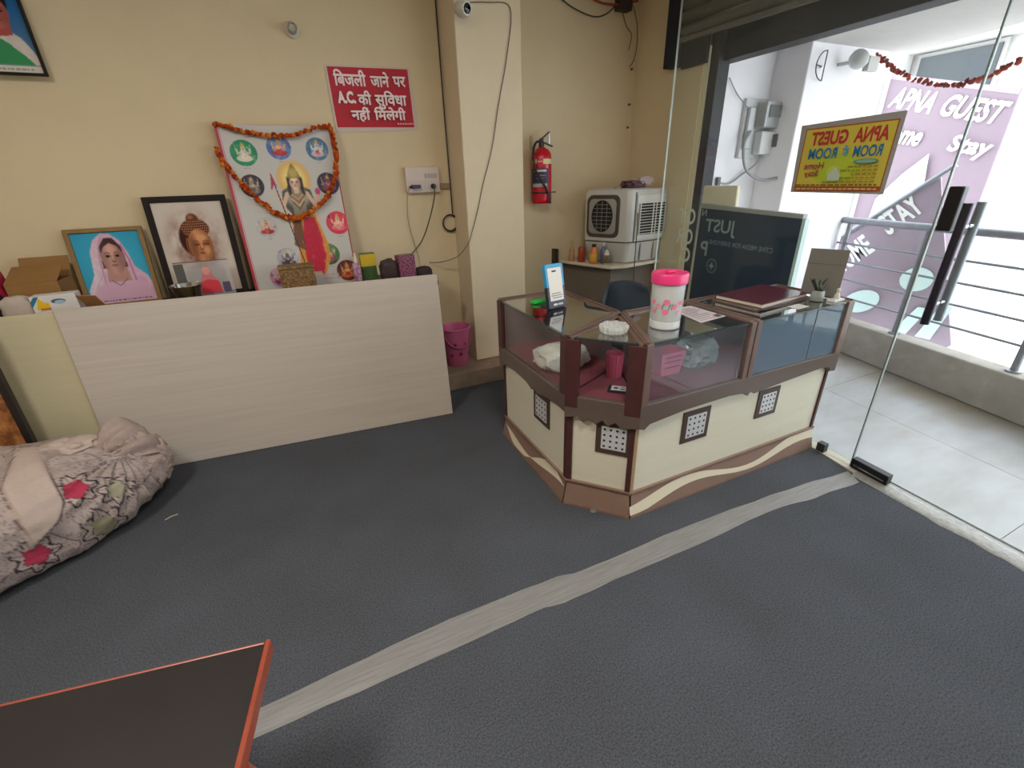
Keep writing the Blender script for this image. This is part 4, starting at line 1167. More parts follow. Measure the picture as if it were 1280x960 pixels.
# crystal ashtray
t = thing('crystal_ashtray', 'round crystal glass ashtray with a scalloped rim', 'ashtray', (1.17, 1.492, TOP + 0.0005))
cr = mat('crystal', 'e6ebe9', 0.08, spec=0.9, alpha=0.38)
rings = []
for r, z, sc in ((0.048, 0, 0.0), (0.055, 0.006, 0.004), (0.058, 0.022, 0.006), (0.057, 0.033, 0.006), (0.046, 0.034, 0.003), (0.038, 0.014, 0.0), (0.001, 0.012, 0.0)):
    rings.append([Vector((1.17 + (r + sc * (i % 2)) * math.cos(2 * PI * i / 32), 1.492 + (r + sc * (i % 2)) * math.sin(2 * PI * i / 32), TOP + 0.0005 + z + (0.004 * (i % 4 == 0) if z > 0.03 else 0))) for i in range(32)])
MB().loft(rings).build('bowl', cr, t)

# jar with pink lid
JX, JY = 1.41, 1.445
t = thing('plastic_jar', 'tall clear plastic jar with pink lid and pink flower print', 'jar', (JX, JY, TOP + 0.0005))
z0 = TOP + 0.0005
MB().lathe([(r * 1.16, z * 1.05) for r, z in ((0.050, 0), (0.056, 0.004), (0.056, 0.03), (0.054, 0.034), (0.056, 0.038), (0.060, 0.17), (0.060, 0.185), (0.054, 0.19), (0.054, 0.186), (0.052, 0.04), (0.05, 0.006))], 32, (JX, JY, z0)).build('body', mat('frosted_plastic', 'e8ebec', 0.2, alpha=0.5, spec=0.6), t, smooth=True)
l = MB().lathe([(r * 1.16, z * 1.05) for r, z in ((0.063, 0), (0.066, 0.003), (0.067, 0.036), (0.064, 0.042), (0.045, 0.042), (0.042, 0.038), (0.02, 0.038))], 32, (JX, JY, z0 + 0.195)).build('lid', mat('pink_lid', 'e83a7e', 0.3), t, smooth=True)
MB().box((JX - 0.022, JY - 0.011, z0 + 0.236), (JX + 0.022, JY + 0.011, z0 + 0.248)).build('grip', mat('pink_lid', 'e83a7e'), l, bevel=0.004)
def on_jar(a, z):
    r = 1.16 * (0.0565 + 0.004 * (z - 0.038) / 0.13) + 0.0006
    return Vector((JX + r * math.cos(a), JY + r * math.sin(a), z0 + z))
mb = MB()
cam_a = math.atan2(-JY, -JX)
for da, z, rr, col in ((0.0, 0.125, 0.011, 'ec7f9c'), (-0.05, 0.082, 0.011, 'ec7f9c'), (0.5, 0.105, 0.010, 'ec7f9c'), (-0.5, 0.105, 0.010, 'f09ab0'), (0.9, 0.12, 0.009, 'ec7f9c'), (-0.9, 0.12, 0.009, 'ec7f9c'), (0.85, 0.08, 0.008, 'f09ab0'), (-0.8, 0.08, 0.008, 'ec7f9c'), (1.5, 0.1, 0.01, 'ec7f9c'), (-1.5, 0.1, 0.01, 'ec7f9c')):
    for k in range(6):
        ca, cz = da + 0.6 * rr / 0.058 * math.cos(k * PI / 3), z + 0.6 * rr * math.sin(k * PI / 3)
        pts = [on_jar(cam_a + ca + 0.55 * rr / 0.058 * math.cos(q * PI / 4), cz + 0.55 * rr * math.sin(q * PI / 4)) for q in range(8)]
        mb.add(pts, [tuple(range(8))], lin(col))
for da in (0.28, -0.28, 0.12, -0.65):
    pts = [on_jar(cam_a + da + x / 0.058, 0.09 + z) for x, z in ((0, 0), (0.002, 0), (0.006, 0.025), (0.003, 0.025))]
    mb.add(pts, [(0, 1, 2, 3)], lin('4a4f58'))
    pts = [on_jar(cam_a + da + 0.1 + 0.004 / 0.058 * math.cos(q * PI / 4), 0.112 + 0.006 * math.sin(q * PI / 4)) for q in range(8)]
    mb.add(pts, [tuple(range(8))], lin('8d95a0'))
mb.build('flower_print', MATS['print'], t)

# price list under glass edge
t = thing('paper_sheet', 'printed paper sheet lying flat on the counter behind the jar', 'paper', (1.74, 1.51, G))
t.location.z = G
p = Print((0, 0, TOP + 0.0002), (1, 0, 0), (0, 1, 0), (0, 0, 1), 0.0003)
A, B_, C_, D_ = [Vector(q) for q in ((1.585, 1.40), (1.765, 1.42), (1.765, 1.64), (1.63, 1.65))]
p.poly([A, B_, C_, D_], 'dcd3d6')
for k in range(9):
    t0 = 0.1 + k * 0.09
    a = A + (D_ - A) * t0; b = B_ + (C_ - B_) * t0
    p.line([tuple(a + (b - a) * 0.1), tuple(a + (b - a) * random.uniform(0.5, 0.9))], 0.006, random.choice(['a5808c', '8a7a86', 'b08a95']))
p.poly([A + (B_ - A) * 0.72 + (D_ - A) * 0.04, A + (B_ - A) * 0.9 + (D_ - A) * 0.04, A + (B_ - A) * 0.9 + (D_ - A) * 0.18, A + (B_ - A) * 0.72 + (D_ - A) * 0.18], '6b6068')
p.build('sheet', t)

# maroon register book
def book(name, c, rot, w_, d_, h_, label, cover, z, group=None):
    t = thing(name, label, 'book', (c[0], c[1], z), (0, 0, rot), group)
    MB().box((-w_ / 2 + 0.004, -d_ / 2 + 0.005, 0.003), (w_ / 2 - 0.004, d_ / 2 - 0.002, h_ - 0.003)).build('pages', mat('page_cream', 'cfc6b8', 0.8, var=0.12, scale=60, stretch=(1, 1, 20)), t, world=False)
    MB().box((-w_ / 2, -d_ / 2, 0), (w_ / 2, d_ / 2, 0.003)).build('back_cover', cover, t, world=False)
    MB().box((-w_ / 2, -d_ / 2, h_ - 0.003), (w_ / 2, d_ / 2, h_)).build('front_cover', cover, t, world=False)
    MB().box((-w_ / 2, d_ / 2 - 0.002, 0.003), (w_ / 2, d_ / 2 + 0.001, h_ - 0.003)).build('spine', cover, t, world=False)
    return t
book('register_book', (2.16, 1.545), 0.10, 0.40, 0.26, 0.022, 'maroon hardbound register lying on the long glass counter', mat('maroon_cover', '5c2634', 0.22, var=0.1, scale=4), TOP + 0.0105)
t = thing('ledger_book', 'brown ledger lying under the maroon register', 'book', (2.16, 1.545, TOP + 0.0002), (0, 0, 0.04))
MB().box((-0.22, -0.125, 0.0), (0.22, 0.125, 0.0095)).build('cover', mat('ledger_brown', '6f625a', 0.5, var=0.2, scale=8), t, world=False, bevel=0.002)
o = MB().box((-0.045, -0.028, 0), (0.045, 0.028, 0.0015)).build('visiting_card', mat('card_white', 'dcdcd8', 0.5))
o.location = (2.19, 1.36, TOP + 0.0003); o.rotation_euler = (0, 0, 0.05)
tag(o, 'small white visiting card lying on the glass beside the register', 'card')

# folded grey card standing by the pane, with small plant in a glass
t = thing('tent_card', 'tall grey folded notice card standing at the end of the counter', 'card', (2.44, 1.47, TOP + 0.0003))
Mt = Matrix.Translation((2.465, 1.44, TOP + 0.0062)) @ Matrix.Rotation(-1.15, 4, 'Z') @ Matrix.Rotation(-0.10, 4, 'X')
MB().box((-0.085, 0.0, 0.0), (0.085, 0.003, 0.235), Mt).build('front_leaf', mat('grey_card', '736f67', 0.55), t)
MB().box((-0.085, -0.0008, 0.158), (0.085, -0.0001, 0.161), Mt).build('crease', mat('crease_grey', '56534d', 0.6), t)
t = thing('potted_sprig', 'little plant sprig in a small glass vase in front of the grey card', 'plant', (2.40, 1.40, TOP + 0.0005))
VX, VY = 2.365, 1.385
MB().lathe([(0.022, 0), (0.03, 0.004), (0.033, 0.03), (0.028, 0.055), (0.024, 0.055), (0.028, 0.03), (0.024, 0.006)], 20, (VX, VY, TOP + 0.0005)).build('vase', mat('vase_glass', 'b9c0bb', 0.1, alpha=0.5, spec=0.9), t, smooth=True)
MB().lathe([(0.001, 0), (0.026, 0.001), (0.027, 0.02), (0.001, 0.022)], 16, (VX, VY, TOP + 0.0065)).build('soil', mat('soil', '2d2420', 0.9), t, smooth=True)
leafm = mat('leaf_dull', '454a38', 0.5, var=0.2, scale=20)
random.seed(11)
for k in range(11):
    a = random.uniform(0, 2 * PI); tilt = random.uniform(0.15, 0.75); L = random.uniform(0.07, 0.14)
    d = Vector((math.cos(a) * math.sin(tilt), math.sin(a) * math.sin(tilt), math.cos(tilt)))
    b0 = Vector((VX, VY, TOP + 0.03))
    side = d.cross(Vector((0, 0, 1))).normalized()
    vs = []
    for i in range(6):
        u = i / 5
        wd = 0.009 * math.sin(PI * min(1, u * 0.9 + 0.08)) + 0.001
        c = b0 + d * L * u + Vector((0, 0, -0.03 * u * u))
        vs += [c + side * wd, c + Vector((0, 0, 0.002)), c - side * wd]
    fs = []
    for i in range(5):
        fs += [(3 * i, 3 * i + 1, 3 * i + 4, 3 * i + 3), (3 * i + 1, 3 * i + 2, 3 * i + 5, 3 * i + 4)]
    MB().add(vs, fs).build('leaf', leafm, t, smooth=True, solid=0.0008)
t = thing('small_figurine', 'tiny pale figurine on a white base beside the sprig', 'figurine', (2.43, 1.36, TOP + 0.0005))
MB().box((2.40, 1.315, TOP + 0.0005), (2.485, 1.355, TOP + 0.012)).build('base', mat('card_white', 'dcdcd8'), t, bevel=0.002)
MB().lathe([(0.012, 0), (0.014, 0.012), (0.008, 0.028), (0.006, 0.032), (0.010, 0.042), (0.008, 0.05), (0.001, 0.054)], 14, (2.445, 1.335, TOP + 0.012)).build('figure', mat('figure_pale', 'cfc9bd', 0.3), t, smooth=True)
random.seed(5)
# ------------------------------------------------------------------ things on the walls
def frame_rect(mb_, w_, h_, b, d0, d1, M):
    """picture frame border: four mitred sides in local x (right), z (up), y (depth)"""
    o_ = [(0, 0), (w_, 0), (w_, h_), (0, h_)]
    i_ = [(b, b), (w_ - b, b), (w_ - b, h_ - b), (b, h_ - b)]
    vs = []
    for y in (d0, d1):
        vs += [M @ Vector((x, y, z)) for x, z in o_] + [M @ Vector((x, y, z)) for x, z in i_]
    fs = []
    for k in range(4):
        j = (k + 1) % 4
        fs += [(k, j, 4 + j, 4 + k), (8 + j, 8 + k, 12 + k, 12 + j), (k, 8 + k, 8 + j, j), (4 + j, 12 + j, 12 + k, 4 + k)]
    return mb_.add(vs, fs)
def lean(x, y0, z, y1, h):
    """frame at (x, y0, z) leaning so that its top is at depth y1"""
    a = math.asin((y1 - y0) / h)
    return Matrix.Translation((x, y0, z)) @ Matrix.Rotation(-a, 4, 'X')
def framed(name, label, M, w_, h_, border, fm, draw, th=0.022, cat='picture'):
    t = thing(name, label, cat, M.translation)
    frame_rect(MB(), w_, h_, border, -th, 0.0, M).build('frame', fm, t, bevel=0.003)
    MB().box((border - 0.002, -0.008, border - 0.002), (w_ - border + 0.002, -0.002, h_ - border + 0.002), M).build('backing', mat('picture_back', 'c9c2b4', 0.7), t)
    R3 = M.to_3x3()
    p = Print(M @ Vector((border, -0.0081, border)), R3 @ Vector((1, 0, 0)), R3 @ Vector((0, 0, 1)), R3 @ Vector((0, -1, 0)), 0.00025)
    draw(p, w_ - 2 * border, h_ - 2 * border)
    p.build('print', t, MATS['print_matt'])
    return t

M = lean(-1.35, WALL_Y - 0.040, 2.06, WALL_Y - 0.028, 0.44)
framed('framed_portrait', 'thin black framed portrait on blue hanging high on the cream wall', M, 0.36, 0.44, 0.012, mat('frame_black', '1c1718', 0.6, spec=0.2), pic_portrait)

# red notice
t = thing('red_notice', 'red notice with white Hindi lettering pasted on the cream wall', 'sign', (0.40, WALL_Y, 1.83))
Y = WALL_Y - 0.0005
Q = [(0.395, 1.822), (0.955, 1.842), (0.935, 2.212), (0.388, 2.20)]
MB().add([(x, Y, z) for x, z in Q] + [(x, Y - 0.004, z) for x, z in Q], [(0, 1, 2, 3), (7, 6, 5, 4), (0, 4, 5, 1), (1, 5, 6, 2), (2, 6, 7, 3), (3, 7, 4, 0)]).build('sheet', mat('notice_paper', 'cdb9b0', 0.6), t)
c, s_ = math.cos(0.012), math.sin(0.012)
p = Print((0.402, Y - 0.0042, 1.852), (c, 0, s_), (-s_, 0, c), (0, -1, 0), 0.0004)
p.poly([(0.005, 0), (0.525, 0), (0.522, 0.342), (0.004, 0.338)], 'b5142c')
wt = 'f2dfe0'
def bold_text(s, x0, y0, x1, y1):
    for dx, dy in ((-0.0016, 0), (0.0016, 0), (0, 0.0014), (0, -0.0014)):
        p.text(s, x0 + dx, y0 + dy, x1 + dx, y1 + dy, wt, 0.012)
bold_text('िबजली', 0.035, 0.235, 0.235, 0.325)
bold_text('जाने', 0.265, 0.235, 0.385, 0.318)
bold_text('पर', 0.412, 0.238, 0.495, 0.295)
p.text('A.C.', 0.035, 0.135, 0.15, 0.205, wt, 0.05)
bold_text('की', 0.165, 0.13, 0.25, 0.21)
bold_text('सुिवधा', 0.275, 0.105, 0.485, 0.21)
bold_text('नहीं', 0.105, 0.03, 0.225, 0.115)
bold_text('िमलेगी', 0.255, 0.04, 0.465, 0.115)
x = 0.40
while x < 0.51:
    wd = random.uniform(0.006, 0.014); p.poly([(x, 0.014), (x + wd, 0.014), (x + wd, 0.022), (x, 0.022)], 'e8a9ac', False); x += wd + 0.005
p.build('lettering', t)

# bulb holder
t = thing('bulb_holder', 'small round grey batten holder fixed high on the cream wall', 'fitting', (0.239, WALL_Y, 2.36))
Mw = Matrix.Translation((0.239, WALL_Y, 2.362)) @ Matrix.Rotation(PI / 2, 4, 'X')
MB().lathe([(0.042, 0.0005), (0.042, 0.012), (0.03, 0.02)], 20, M=Mw).build('base', mat('holder_grey', 'c9c4b4', 0.5), t, smooth=True)
MB().lathe([(0.026, 0.0205), (0.028, 0.06), (0.022, 0.072), (0.018, 0.06)], 20, M=Mw).build('socket', mat('holder_socket', 'aea898', 0.4), t, smooth=True)

# switchboard
t = thing('switchboard', 'white switchboard with two plugs and cords on the cream wall', 'switchboard', (0.94, WALL_Y, 1.43))
sbm = mat('switch_white', 'd3c3ba', 0.45)
MB().box((0.812, WALL_Y - 0.045, 1.432), (1.065, WALL_Y - 0.0005, 1.605)).build('box', sbm, t, bevel=0.006)
for k in range(4):
    MB().box((0.955 + k * 0.024, WALL_Y - 0.049, 1.53), (0.972 + k * 0.024, WALL_Y - 0.0455, 1.56)).build('switch', mat('switch_key', 'b0a29b', 0.4), t, bevel=0.001)
for k in range(2):
    MB().box((0.83 + k * 0.115, WALL_Y - 0.047, 1.445), (0.93 + k * 0.115, WALL_Y - 0.0455, 1.515)).build('socket_plate', mat('socket_pale', 'c8bab3', 0.4), t)
MB().box((1.0655, WALL_Y - 0.02, 1.452), (1.148, WALL_Y - 0.0005, 1.492)).build('conduit', mat('conduit_brown', '9a7e6c', 0.6), t, bevel=0.003)
t = thing('charger_plug', 'purple charger plugged into the switchboard with thin white cord', 'plug', (0.86, WALL_Y - 0.05, 1.47))
MB().box((0.845, WALL_Y - 0.085, 1.462), (0.91, WALL_Y - 0.0475, 1.487)).build('plug', mat('purple_plug', '3a2a5c', 0.4), t, bevel=0.004)
MB().tube([(0.845, WALL_Y - 0.06, 1.475), (0.83, WALL_Y - 0.06, 1.472)], 0.006, 6).build('strain_relief', mat('purple_dark', '2a2040', 0.4), t)
MB().tube(spline([(0.83, WALL_Y - 0.06, 1.472), (0.808, WALL_Y - 0.04, 1.40), (0.80, WALL_Y - 0.02, 1.25), (0.82, WALL_Y - 0.02, 1.10), (0.84, WALL_Y - 0.05, 0.98), (0.83, WALL_Y - 0.10, 0.914)]), 0.003, 6).build('cord', mat('cord_pale', '9a9080', 0.5), t, smooth=True)
t = thing('black_plug', 'black plug in the switchboard with a dark green cord', 'plug', (1.01, WALL_Y - 0.05, 1.47))
MB().lathe([(0.018, 0.0475), (0.018, 0.07), (0.01, 0.085)], 12, M=Matrix.Translation((1.01, WALL_Y, 1.474)) @ Matrix.Rotation(PI / 2, 4, 'X')).build('plug', mat('plug_black', '1f1a1c', 0.4), t, smooth=True)
MB().tube(spline([(1.01, WALL_Y - 0.085, 1.472), (1.0, WALL_Y - 0.09, 1.40), (0.96, WALL_Y - 0.06, 1.26), (0.88, WALL_Y - 0.06, 1.10), (0.76, WALL_Y - 0.09, 0.99), (0.69, WALL_Y - 0.16, 0.945)]), 0.0045, 6).build('cord', mat('cord_green', '3c4a34', 0.5), t, smooth=True)

# cord hanging in the corner of the column with a coil
t = thing('hanging_cord', 'black cord hanging beside the column ending in a small coil', 'cord', (1.155, WALL_Y - 0.01, 1.13))
MB().tube([(1.158, WALL_Y - 0.008, CEIL - 0.01), (1.156, WALL_Y - 0.008, 2.0), (1.158, WALL_Y - 0.008, 1.27)], 0.005, 6).build('cord', bk, t)
mb = MB()
for k in range(3):
    mb.tube([(1.13 + (0.055 + 0.003 * k) * math.cos(a), WALL_Y - 0.012 - k * 0.006, 1.205 + (0.058 + 0.002 * k) * math.sin(a)) for a in [2 * PI * i / 24 for i in range(25)]], 0.005, 6)
mb.build('coil', bk, t, smooth=True)

# cctv camera and its cable
t = thing('security_camera', 'white ball security camera at the top of the column', 'camera', (1.185, 3.27, 2.44))
cw = mat('camera_white', 'd4d2cc', 0.3)
MB().lathe([(0.03, 0.0005), (0.03, 0.012), (0.014, 0.016), (0.014, 0.04)], 16, M=Matrix.Translation((1.20, 3.27, 2.47)) @ Matrix.Rotation(PI / 2, 4, 'X')).build('bracket', cw, t, smooth=True)
Mc = Matrix.Translation((1.20, 3.185, 2.45)) @ Matrix.Rotation(0.25, 4, 'Z') @ Matrix.Rotation(PI / 2 + 0.2, 4, 'X')
pr = [(0.001, -0.05), (0.03, -0.045), (0.045, -0.02), (0.048, 0.01), (0.042, 0.035), (0.034, 0.048)]
MB().lathe(pr, 20, M=Mc).build('housing', cw, t, smooth=True)
MB().lathe([(0.026, 0.0485), (0.022, 0.051), (0.001, 0.052)], 18, M=Mc).build('lens', mat('lens_black', '141416', 0.12), t, smooth=True)
CABLE = mat('thin_cable', '6b6258', 0.5)
tag(MB().tube(spline([(1.22, 3.262, 2.50), (1.40, 3.264, 2.52), (1.556, 3.264, 2.505), (1.523, 3.264, 2.25), (1.47, 3.264, 2.05), (1.438, 3.264, 1.926), (1.40, 3.263, 1.76), (1.362, 3.264, 1.632), (1.304, 3.264, 1.478), (1.25, 3.264, 1.30), (1.195, 3.262, 1.157), (1.160, 3.262, 1.08), (1.10, 3.35, 0.98), (1.0, 3.47, 0.93), (0.93, WALL_Y - 0.01, 0.92)], 6), 0.0032, 6).build('camera_cable', CABLE, loc=(1.2, 3.262, 0.92), smooth=True), 'thin twisted cable running down the front of the column', 'cable')
t = thing('ceiling_cables', 'tangle of loose cables and a junction box under the ceiling corner', 'cable', (2.5, WALL_Y - 0.03, 2.6))
for pts, r, cm in (([(2.05, 3.56, 2.72), (2.2, 3.54, 2.64), (2.40, 3.53, 2.60), (2.55, 3.54, 2.66), (2.62, 3.56, 2.76)], 0.005, bk), ([(2.15, 3.56, 2.80), (2.4, 3.54, 2.70), (2.6, 3.54, 2.695), (2.8, 3.55, 2.74)], 0.008, mat('cable_red', 'a0342a', 0.5)), ([(2.72, 3.56, 2.78), (2.80, 3.55, 2.62), (2.82, 3.55, 2.47), (2.80, 3.55, 2.36), (2.76, 3.55, 2.31)], 0.004, CABLE), ([(2.64, 3.56, 2.72), (2.70, 3.55, 2.58), (2.76, 3.55, 2.52), (2.74, 3.55, 2.42)], 0.004, CABLE)):
    MB().tube(spline(pts, 6), r, 6).build('cable', cm, t, smooth=True)
MB().box((2.60, WALL_Y - 0.07, 2.66), (2.72, WALL_Y - 0.0005, 2.80)).build('junction_box', mat('box_dark', '3b322c', 0.6), t, bevel=0.005)
t = thing('corner_nails', 'row of small nails with thin wire in the wall corner', 'nail', (2.84, WALL_Y - 0.01, 1.6))
for z in (2.30, 2.05, 1.88):
    MB().tube([(2.80, WALL_Y - 0.0005, z), (2.80, WALL_Y - 0.02, z)], 0.008, 8).build('nail', mat('nail_brown', '6b5240', 0.5), t)

# fire extinguisher
t = thing('fire_extinguisher', 'red fire extinguisher with black hose hanging on the wall beside the column', 'extinguisher', (1.90, 3.49, 1.31))
EX, EY, EZ = 1.905, 3.485, 1.315
red = mat('extinguisher_red', 'c4102a', 0.25, spec=0.6)
MB().lathe([(0.070, 0), (0.078, 0.012), (0.080, 0.03), (0.080, 0.33), (0.074, 0.365), (0.055, 0.392), (0.03, 0.405), (0.022, 0.41)], 32, (EX, EY, EZ)).build('cylinder', red, t, smooth=True)
MB().lathe([(0.02, 0.41), (0.022, 0.435), (0.016, 0.45), (0.016, 0.47)], 16, (EX, EY, EZ)).build('valve', mat('valve_dark', '35302f', 0.35, metal=0.5), t, smooth=True)
Ml = Matrix.Translation((EX - 0.01, EY, EZ + 0.455)) @ Matrix.Rotation(-0.62, 4, 'Y')
MB().box((-0.03, -0.012, 0), (0.10, 0.012, 0.010), Ml).build('lever', mat('lever_grey', '3c3c44', 0.35, metal=0.6), t, bevel=0.003)
Ml = Matrix.Translation((EX + 0.0, EY, EZ + 0.45)) @ Matrix.Rotation(0.35, 4, 'Y')
MB().box((0.0, -0.012, -0.004), (0.105, 0.012, 0.006), Ml).build('lever', mat('lever_grey', '3c3c44'), t, bevel=0.003)
MB().box((EX + 0.062, EY - 0.004, EZ + 0.432), (EX + 0.072, EY + 0.004, EZ + 0.50)).build('safety_pin', mat('pin_steel', '9a9aa0', 0.3, metal=0.8), t)
MB().tube(spline([(EX - 0.015, EY - 0.01, EZ + 0.45), (EX - 0.06, EY - 0.02, EZ + 0.44), (EX - 0.095, EY - 0.04, EZ + 0.37), (EX - 0.088, EY - 0.06, EZ + 0.25), (EX - 0.04, EY - 0.088, EZ + 0.16), (EX + 0.01, EY - 0.095, EZ + 0.08), (EX + 0.03, EY - 0.092, EZ + 0.0)]), [0.009] * 49, 8).build('hose', mat('hose_black', '2a2728', 0.5), t, smooth=True)
MB().lathe([(0.0815, 0.075), (0.083, 0.077), (0.083, 0.087), (0.0815, 0.089)], 32, (EX, EY, EZ)).build('strap', mat('strap_dark', '3a1418', 0.5), t, smooth=True)
MB().box((EX + 0.075, EY - 0.035, EZ + 0.078), (EX + 0.115, EY - 0.028, EZ + 0.087)).build('strap_end', mat('strap_dark', '3a1418'), t)
MB().box((EX - 0.055, WALL_Y - 0.012, EZ + 0.40), (EX - 0.03, WALL_Y - 0.0005, EZ + 0.50)).build('wall_hook', mat('hook_pale', 'bda98f', 0.5), t, bevel=0.003)
def cyl_label(a0, a1, z0, z1, col, n=12, r=0.0806):
    mb = MB(); vs, fs = [], []
    for i in range(n + 1):
        a = math.radians(a0 + (a1 - a0) * i / n)
        vs += [(EX + r * math.cos(a), EY + r * math.sin(a), EZ + z0), (EX + r * math.cos(a), EY + r * math.sin(a), EZ + z1)]
    fs = [(2 * i, 2 * i + 2, 2 * i + 3, 2 * i + 1) for i in range(n)]
    return mb.add(vs, fs, lin(col))
mb = cyl_label(165, 285, 0.12, 0.26, '3a3350')
for a in (cyl_label(195, 270, 0.235, 0.25, 'd8d4d8', r=0.081), cyl_label(180, 275, 0.125, 0.15, 'b3aab4', r=0.081), cyl_label(205, 265, 0.205, 0.212, '9a92a4', r=0.081), cyl_label(205, 255, 0.185, 0.191, '8a8496', r=0.081), cyl_label(250, 315, 0.29, 0.325, 'd9cf9a'), cyl_label(175, 215, 0.295, 0.325, 'd0c088'), cyl_label(218, 246, 0.305, 0.312, 'd8c8c0')):
    mb.add(a.v, a.f, a.c[0])
mb.build('label', MATS['print'], t)

# ------------------------------------------------------------------ corner shelf, cooler and bottles
SH = 0.83
t = thing('corner_shelf', 'pale corner shelf under the cooler over a grey-brown block for the shaded wall', 'cabinet', (2.5, 3.3, 0))
MB().prism([(2.18, 3.57), (2.34, 3.08), (2.62, 3.12), (2.84, 3.13), (2.84, 3.57)], 0.0, SH - 0.026).build('body', mat('wall_shade_grey', '6b6157', 0.6, var=0.1, scale=3), t)  # added block, its dark colour stands for the wall's shade below the shelf
MB().prism([(2.10, 3.575), (2.145, 3.44), (2.27, 3.05), (2.30, 3.02), (2.42, 2.985), (2.62, 3.02), (2.845, 3.06), (2.845, 3.575)], SH - 0.025, SH).build('top', mat('shelf_pale', 'cfc4b2', 0.5, var=0.1, scale=8), t, bevel=0.006)
MB().box((2.055, WALL_Y - 0.06, SH - 0.05), (2.095, WALL_Y - 0.002, SH + 0.10)).build('end_bracket', mat('bracket_dark', '2e2322', 0.5), t, bevel=0.004)

t = thing('air_cooler', 'pale grey plastic air cooler on the corner shelf', 'cooler', (2.445, 3.02, SH), (0, 0, 0.10))
cool = mat('cooler_grey', 'c5c4bf', 0.4, var=0.03, scale=4)
cw_, cd_, ch_ = 0.42, 0.40, 0.58
# local: near vertical edge at x=0,y=0; louvre face along +x (y=0); fan face along +y, splayed
sk = -0.14
def cpt(x, y, z, tz=0.0):
    return Vector((x + sk * y / cd_ * 1.0, y, z))
def cool_ring(z, ins, n=6, r=0.035):
    pts = []
    cs = [(ins, ins), (cw_ - ins, ins), (cw_ - ins, cd_ - ins), (ins, cd_ - ins)]
    for k, (cx_, cy_) in enumerate(cs):
        sx, sy = (1 if k in (0, 3) else -1), (1 if k in (0, 1) else -1)
        for i in range(n):
            a = PI + k * PI / 2 + (PI / 2) * i / (n - 1)
            pts.append(cpt(cx_ + sx * r + r * math.cos(a), cy_ + sy * r + r * math.sin(a), z))
    return pts
MB().loft([cool_ring(0.0, 0.035), cool_ring(0.012, 0.02), cool_ring(0.165, 0.004)]).build('water_tank', mat('cooler_tank', 'bdbcb6', 0.4), t, world=False, smooth=True)
MB().loft([cool_ring(0.170, 0.012), cool_ring(0.178, 0.0), cool_ring(0.54, 0.0), cool_ring(0.57, 0.012), cool_ring(0.58, 0.04)]).build('cabinet', cool, t, world=False, smooth=True)
# louvre panel on y=0 face
lp = MB().box((0.075, -0.008, 0.19), (0.40, -0.0005, 0.53)).build('louvre_panel', mat('louvre_pale', 'd2d2cd', 0.4), t, world=False, bevel=0.004)
MB().box((0.10, -0.0095, 0.225), (0.385, -0.0082, 0.465)).build('opening', mat('opening_black', '1e1c1b', 0.8), lp, world=False)
for k in range(11):
    z = 0.235 + k * 0.0215
    Ms2 = Matrix.Translation((0, -0.012, z)) @ Matrix.Rotation(0.6, 4, 'X')
    MB().box((0.10, -0.007, -0.001), (0.385, 0.003, 0.001), Ms2).build('louvre', cool, lp, world=False)
for x in (0.10, 0.245, 0.28, 0.385):
    MB().box((x - 0.004, -0.0225, 0.222), (x + 0.004, -0.018, 0.468)).build('upright', mat('louvre_pale', 'd2d2cd'), lp, world=False)
MB().box((0.055, -0.003, 0.175), (0.068, -0.0002, 0.55)).build('seam', mat('seam_dark', '565450', 0.6), t, world=False)
for x in (0.15, 0.30):
    MB().box((x, -0.001, 0.02), (x + 0.006, 0.012, 0.16)).build('tank_groove', mat('groove_grey', '7d7c78', 0.6), t, world=False)
# fan mouth on the splayed face
fd = Vector((sk, cd_, 0)).normalized()
fn = Vector((-fd.y, fd.x, 0)).normalized()
def fpt(s, z, d):
    return fd * s + fn * d + Vector((0, 0, z))
L_ = math.hypot(sk, cd_)
def rrect(s0, s1, z0, z1, r, d, n=5):
    pts = []
    for (cx_, cz_, a0) in ((s1 - r, z1 - r, 0), (s0 + r, z1 - r, 90), (s0 + r, z0 + r, 180), (s1 - r, z0 + r, 270)):
        for i in range(n):
            a = math.radians(a0 + 90 * i / (n - 1)); pts.append(fpt(cx_ + r * math.cos(a), cz_ + r * math.sin(a), d))
    return pts
MB().loft([rrect(0.085, 0.385, 0.205, 0.535, 0.05, 0.0005), rrect(0.09, 0.38, 0.21, 0.53, 0.048, 0.016)]).build('fan_frame', mat('fan_frame_dark', '4a423d', 0.5), t, world=False, smooth=True)
fp = MB().loft([rrect(0.11, 0.36, 0.235, 0.505, 0.04, 0.0161), rrect(0.115, 0.355, 0.24, 0.50, 0.038, 0.020)]).build('grille_plate', mat('grille_grey', '9c9a94', 0.5), t, world=False, smooth=True)
cs_, cz_ = 0.235, 0.372
el = [fpt(cs_ + 0.098 * math.cos(2 * PI * i / 32), cz_ + 0.124 * math.sin(2 * PI * i / 32), 0.0205) for i in range(32)]
MB().add(el, [tuple(range(32))]).build('fan_opening', mat('opening_black', '1e1c1b'), fp, world=False)
for k in range(7):
    z = cz_ - 0.09 + k * 0.03
    hwid = 0.088 * math.sqrt(max(0, 1 - ((z - cz_) / 0.118) ** 2))
    MB().tube([fpt(cs_ - hwid, z, 0.023), fpt(cs_ + hwid, z, 0.023)], 0.0022, 6).build('grille_bar', mat('grille_bar', '8d8b85', 0.5), fp, world=False)
for s in (-0.045, 0, 0.045):
    hh_ = 0.118 * math.sqrt(1 - (s / 0.088) ** 2)
    MB().tube([fpt(cs_ + s, cz_ - hh_, 0.0245), fpt(cs_ + s, cz_ + hh_, 0.0245)], 0.0022, 6).build('grille_bar', mat('grille_bar', '8d8b85'), fp, world=False)
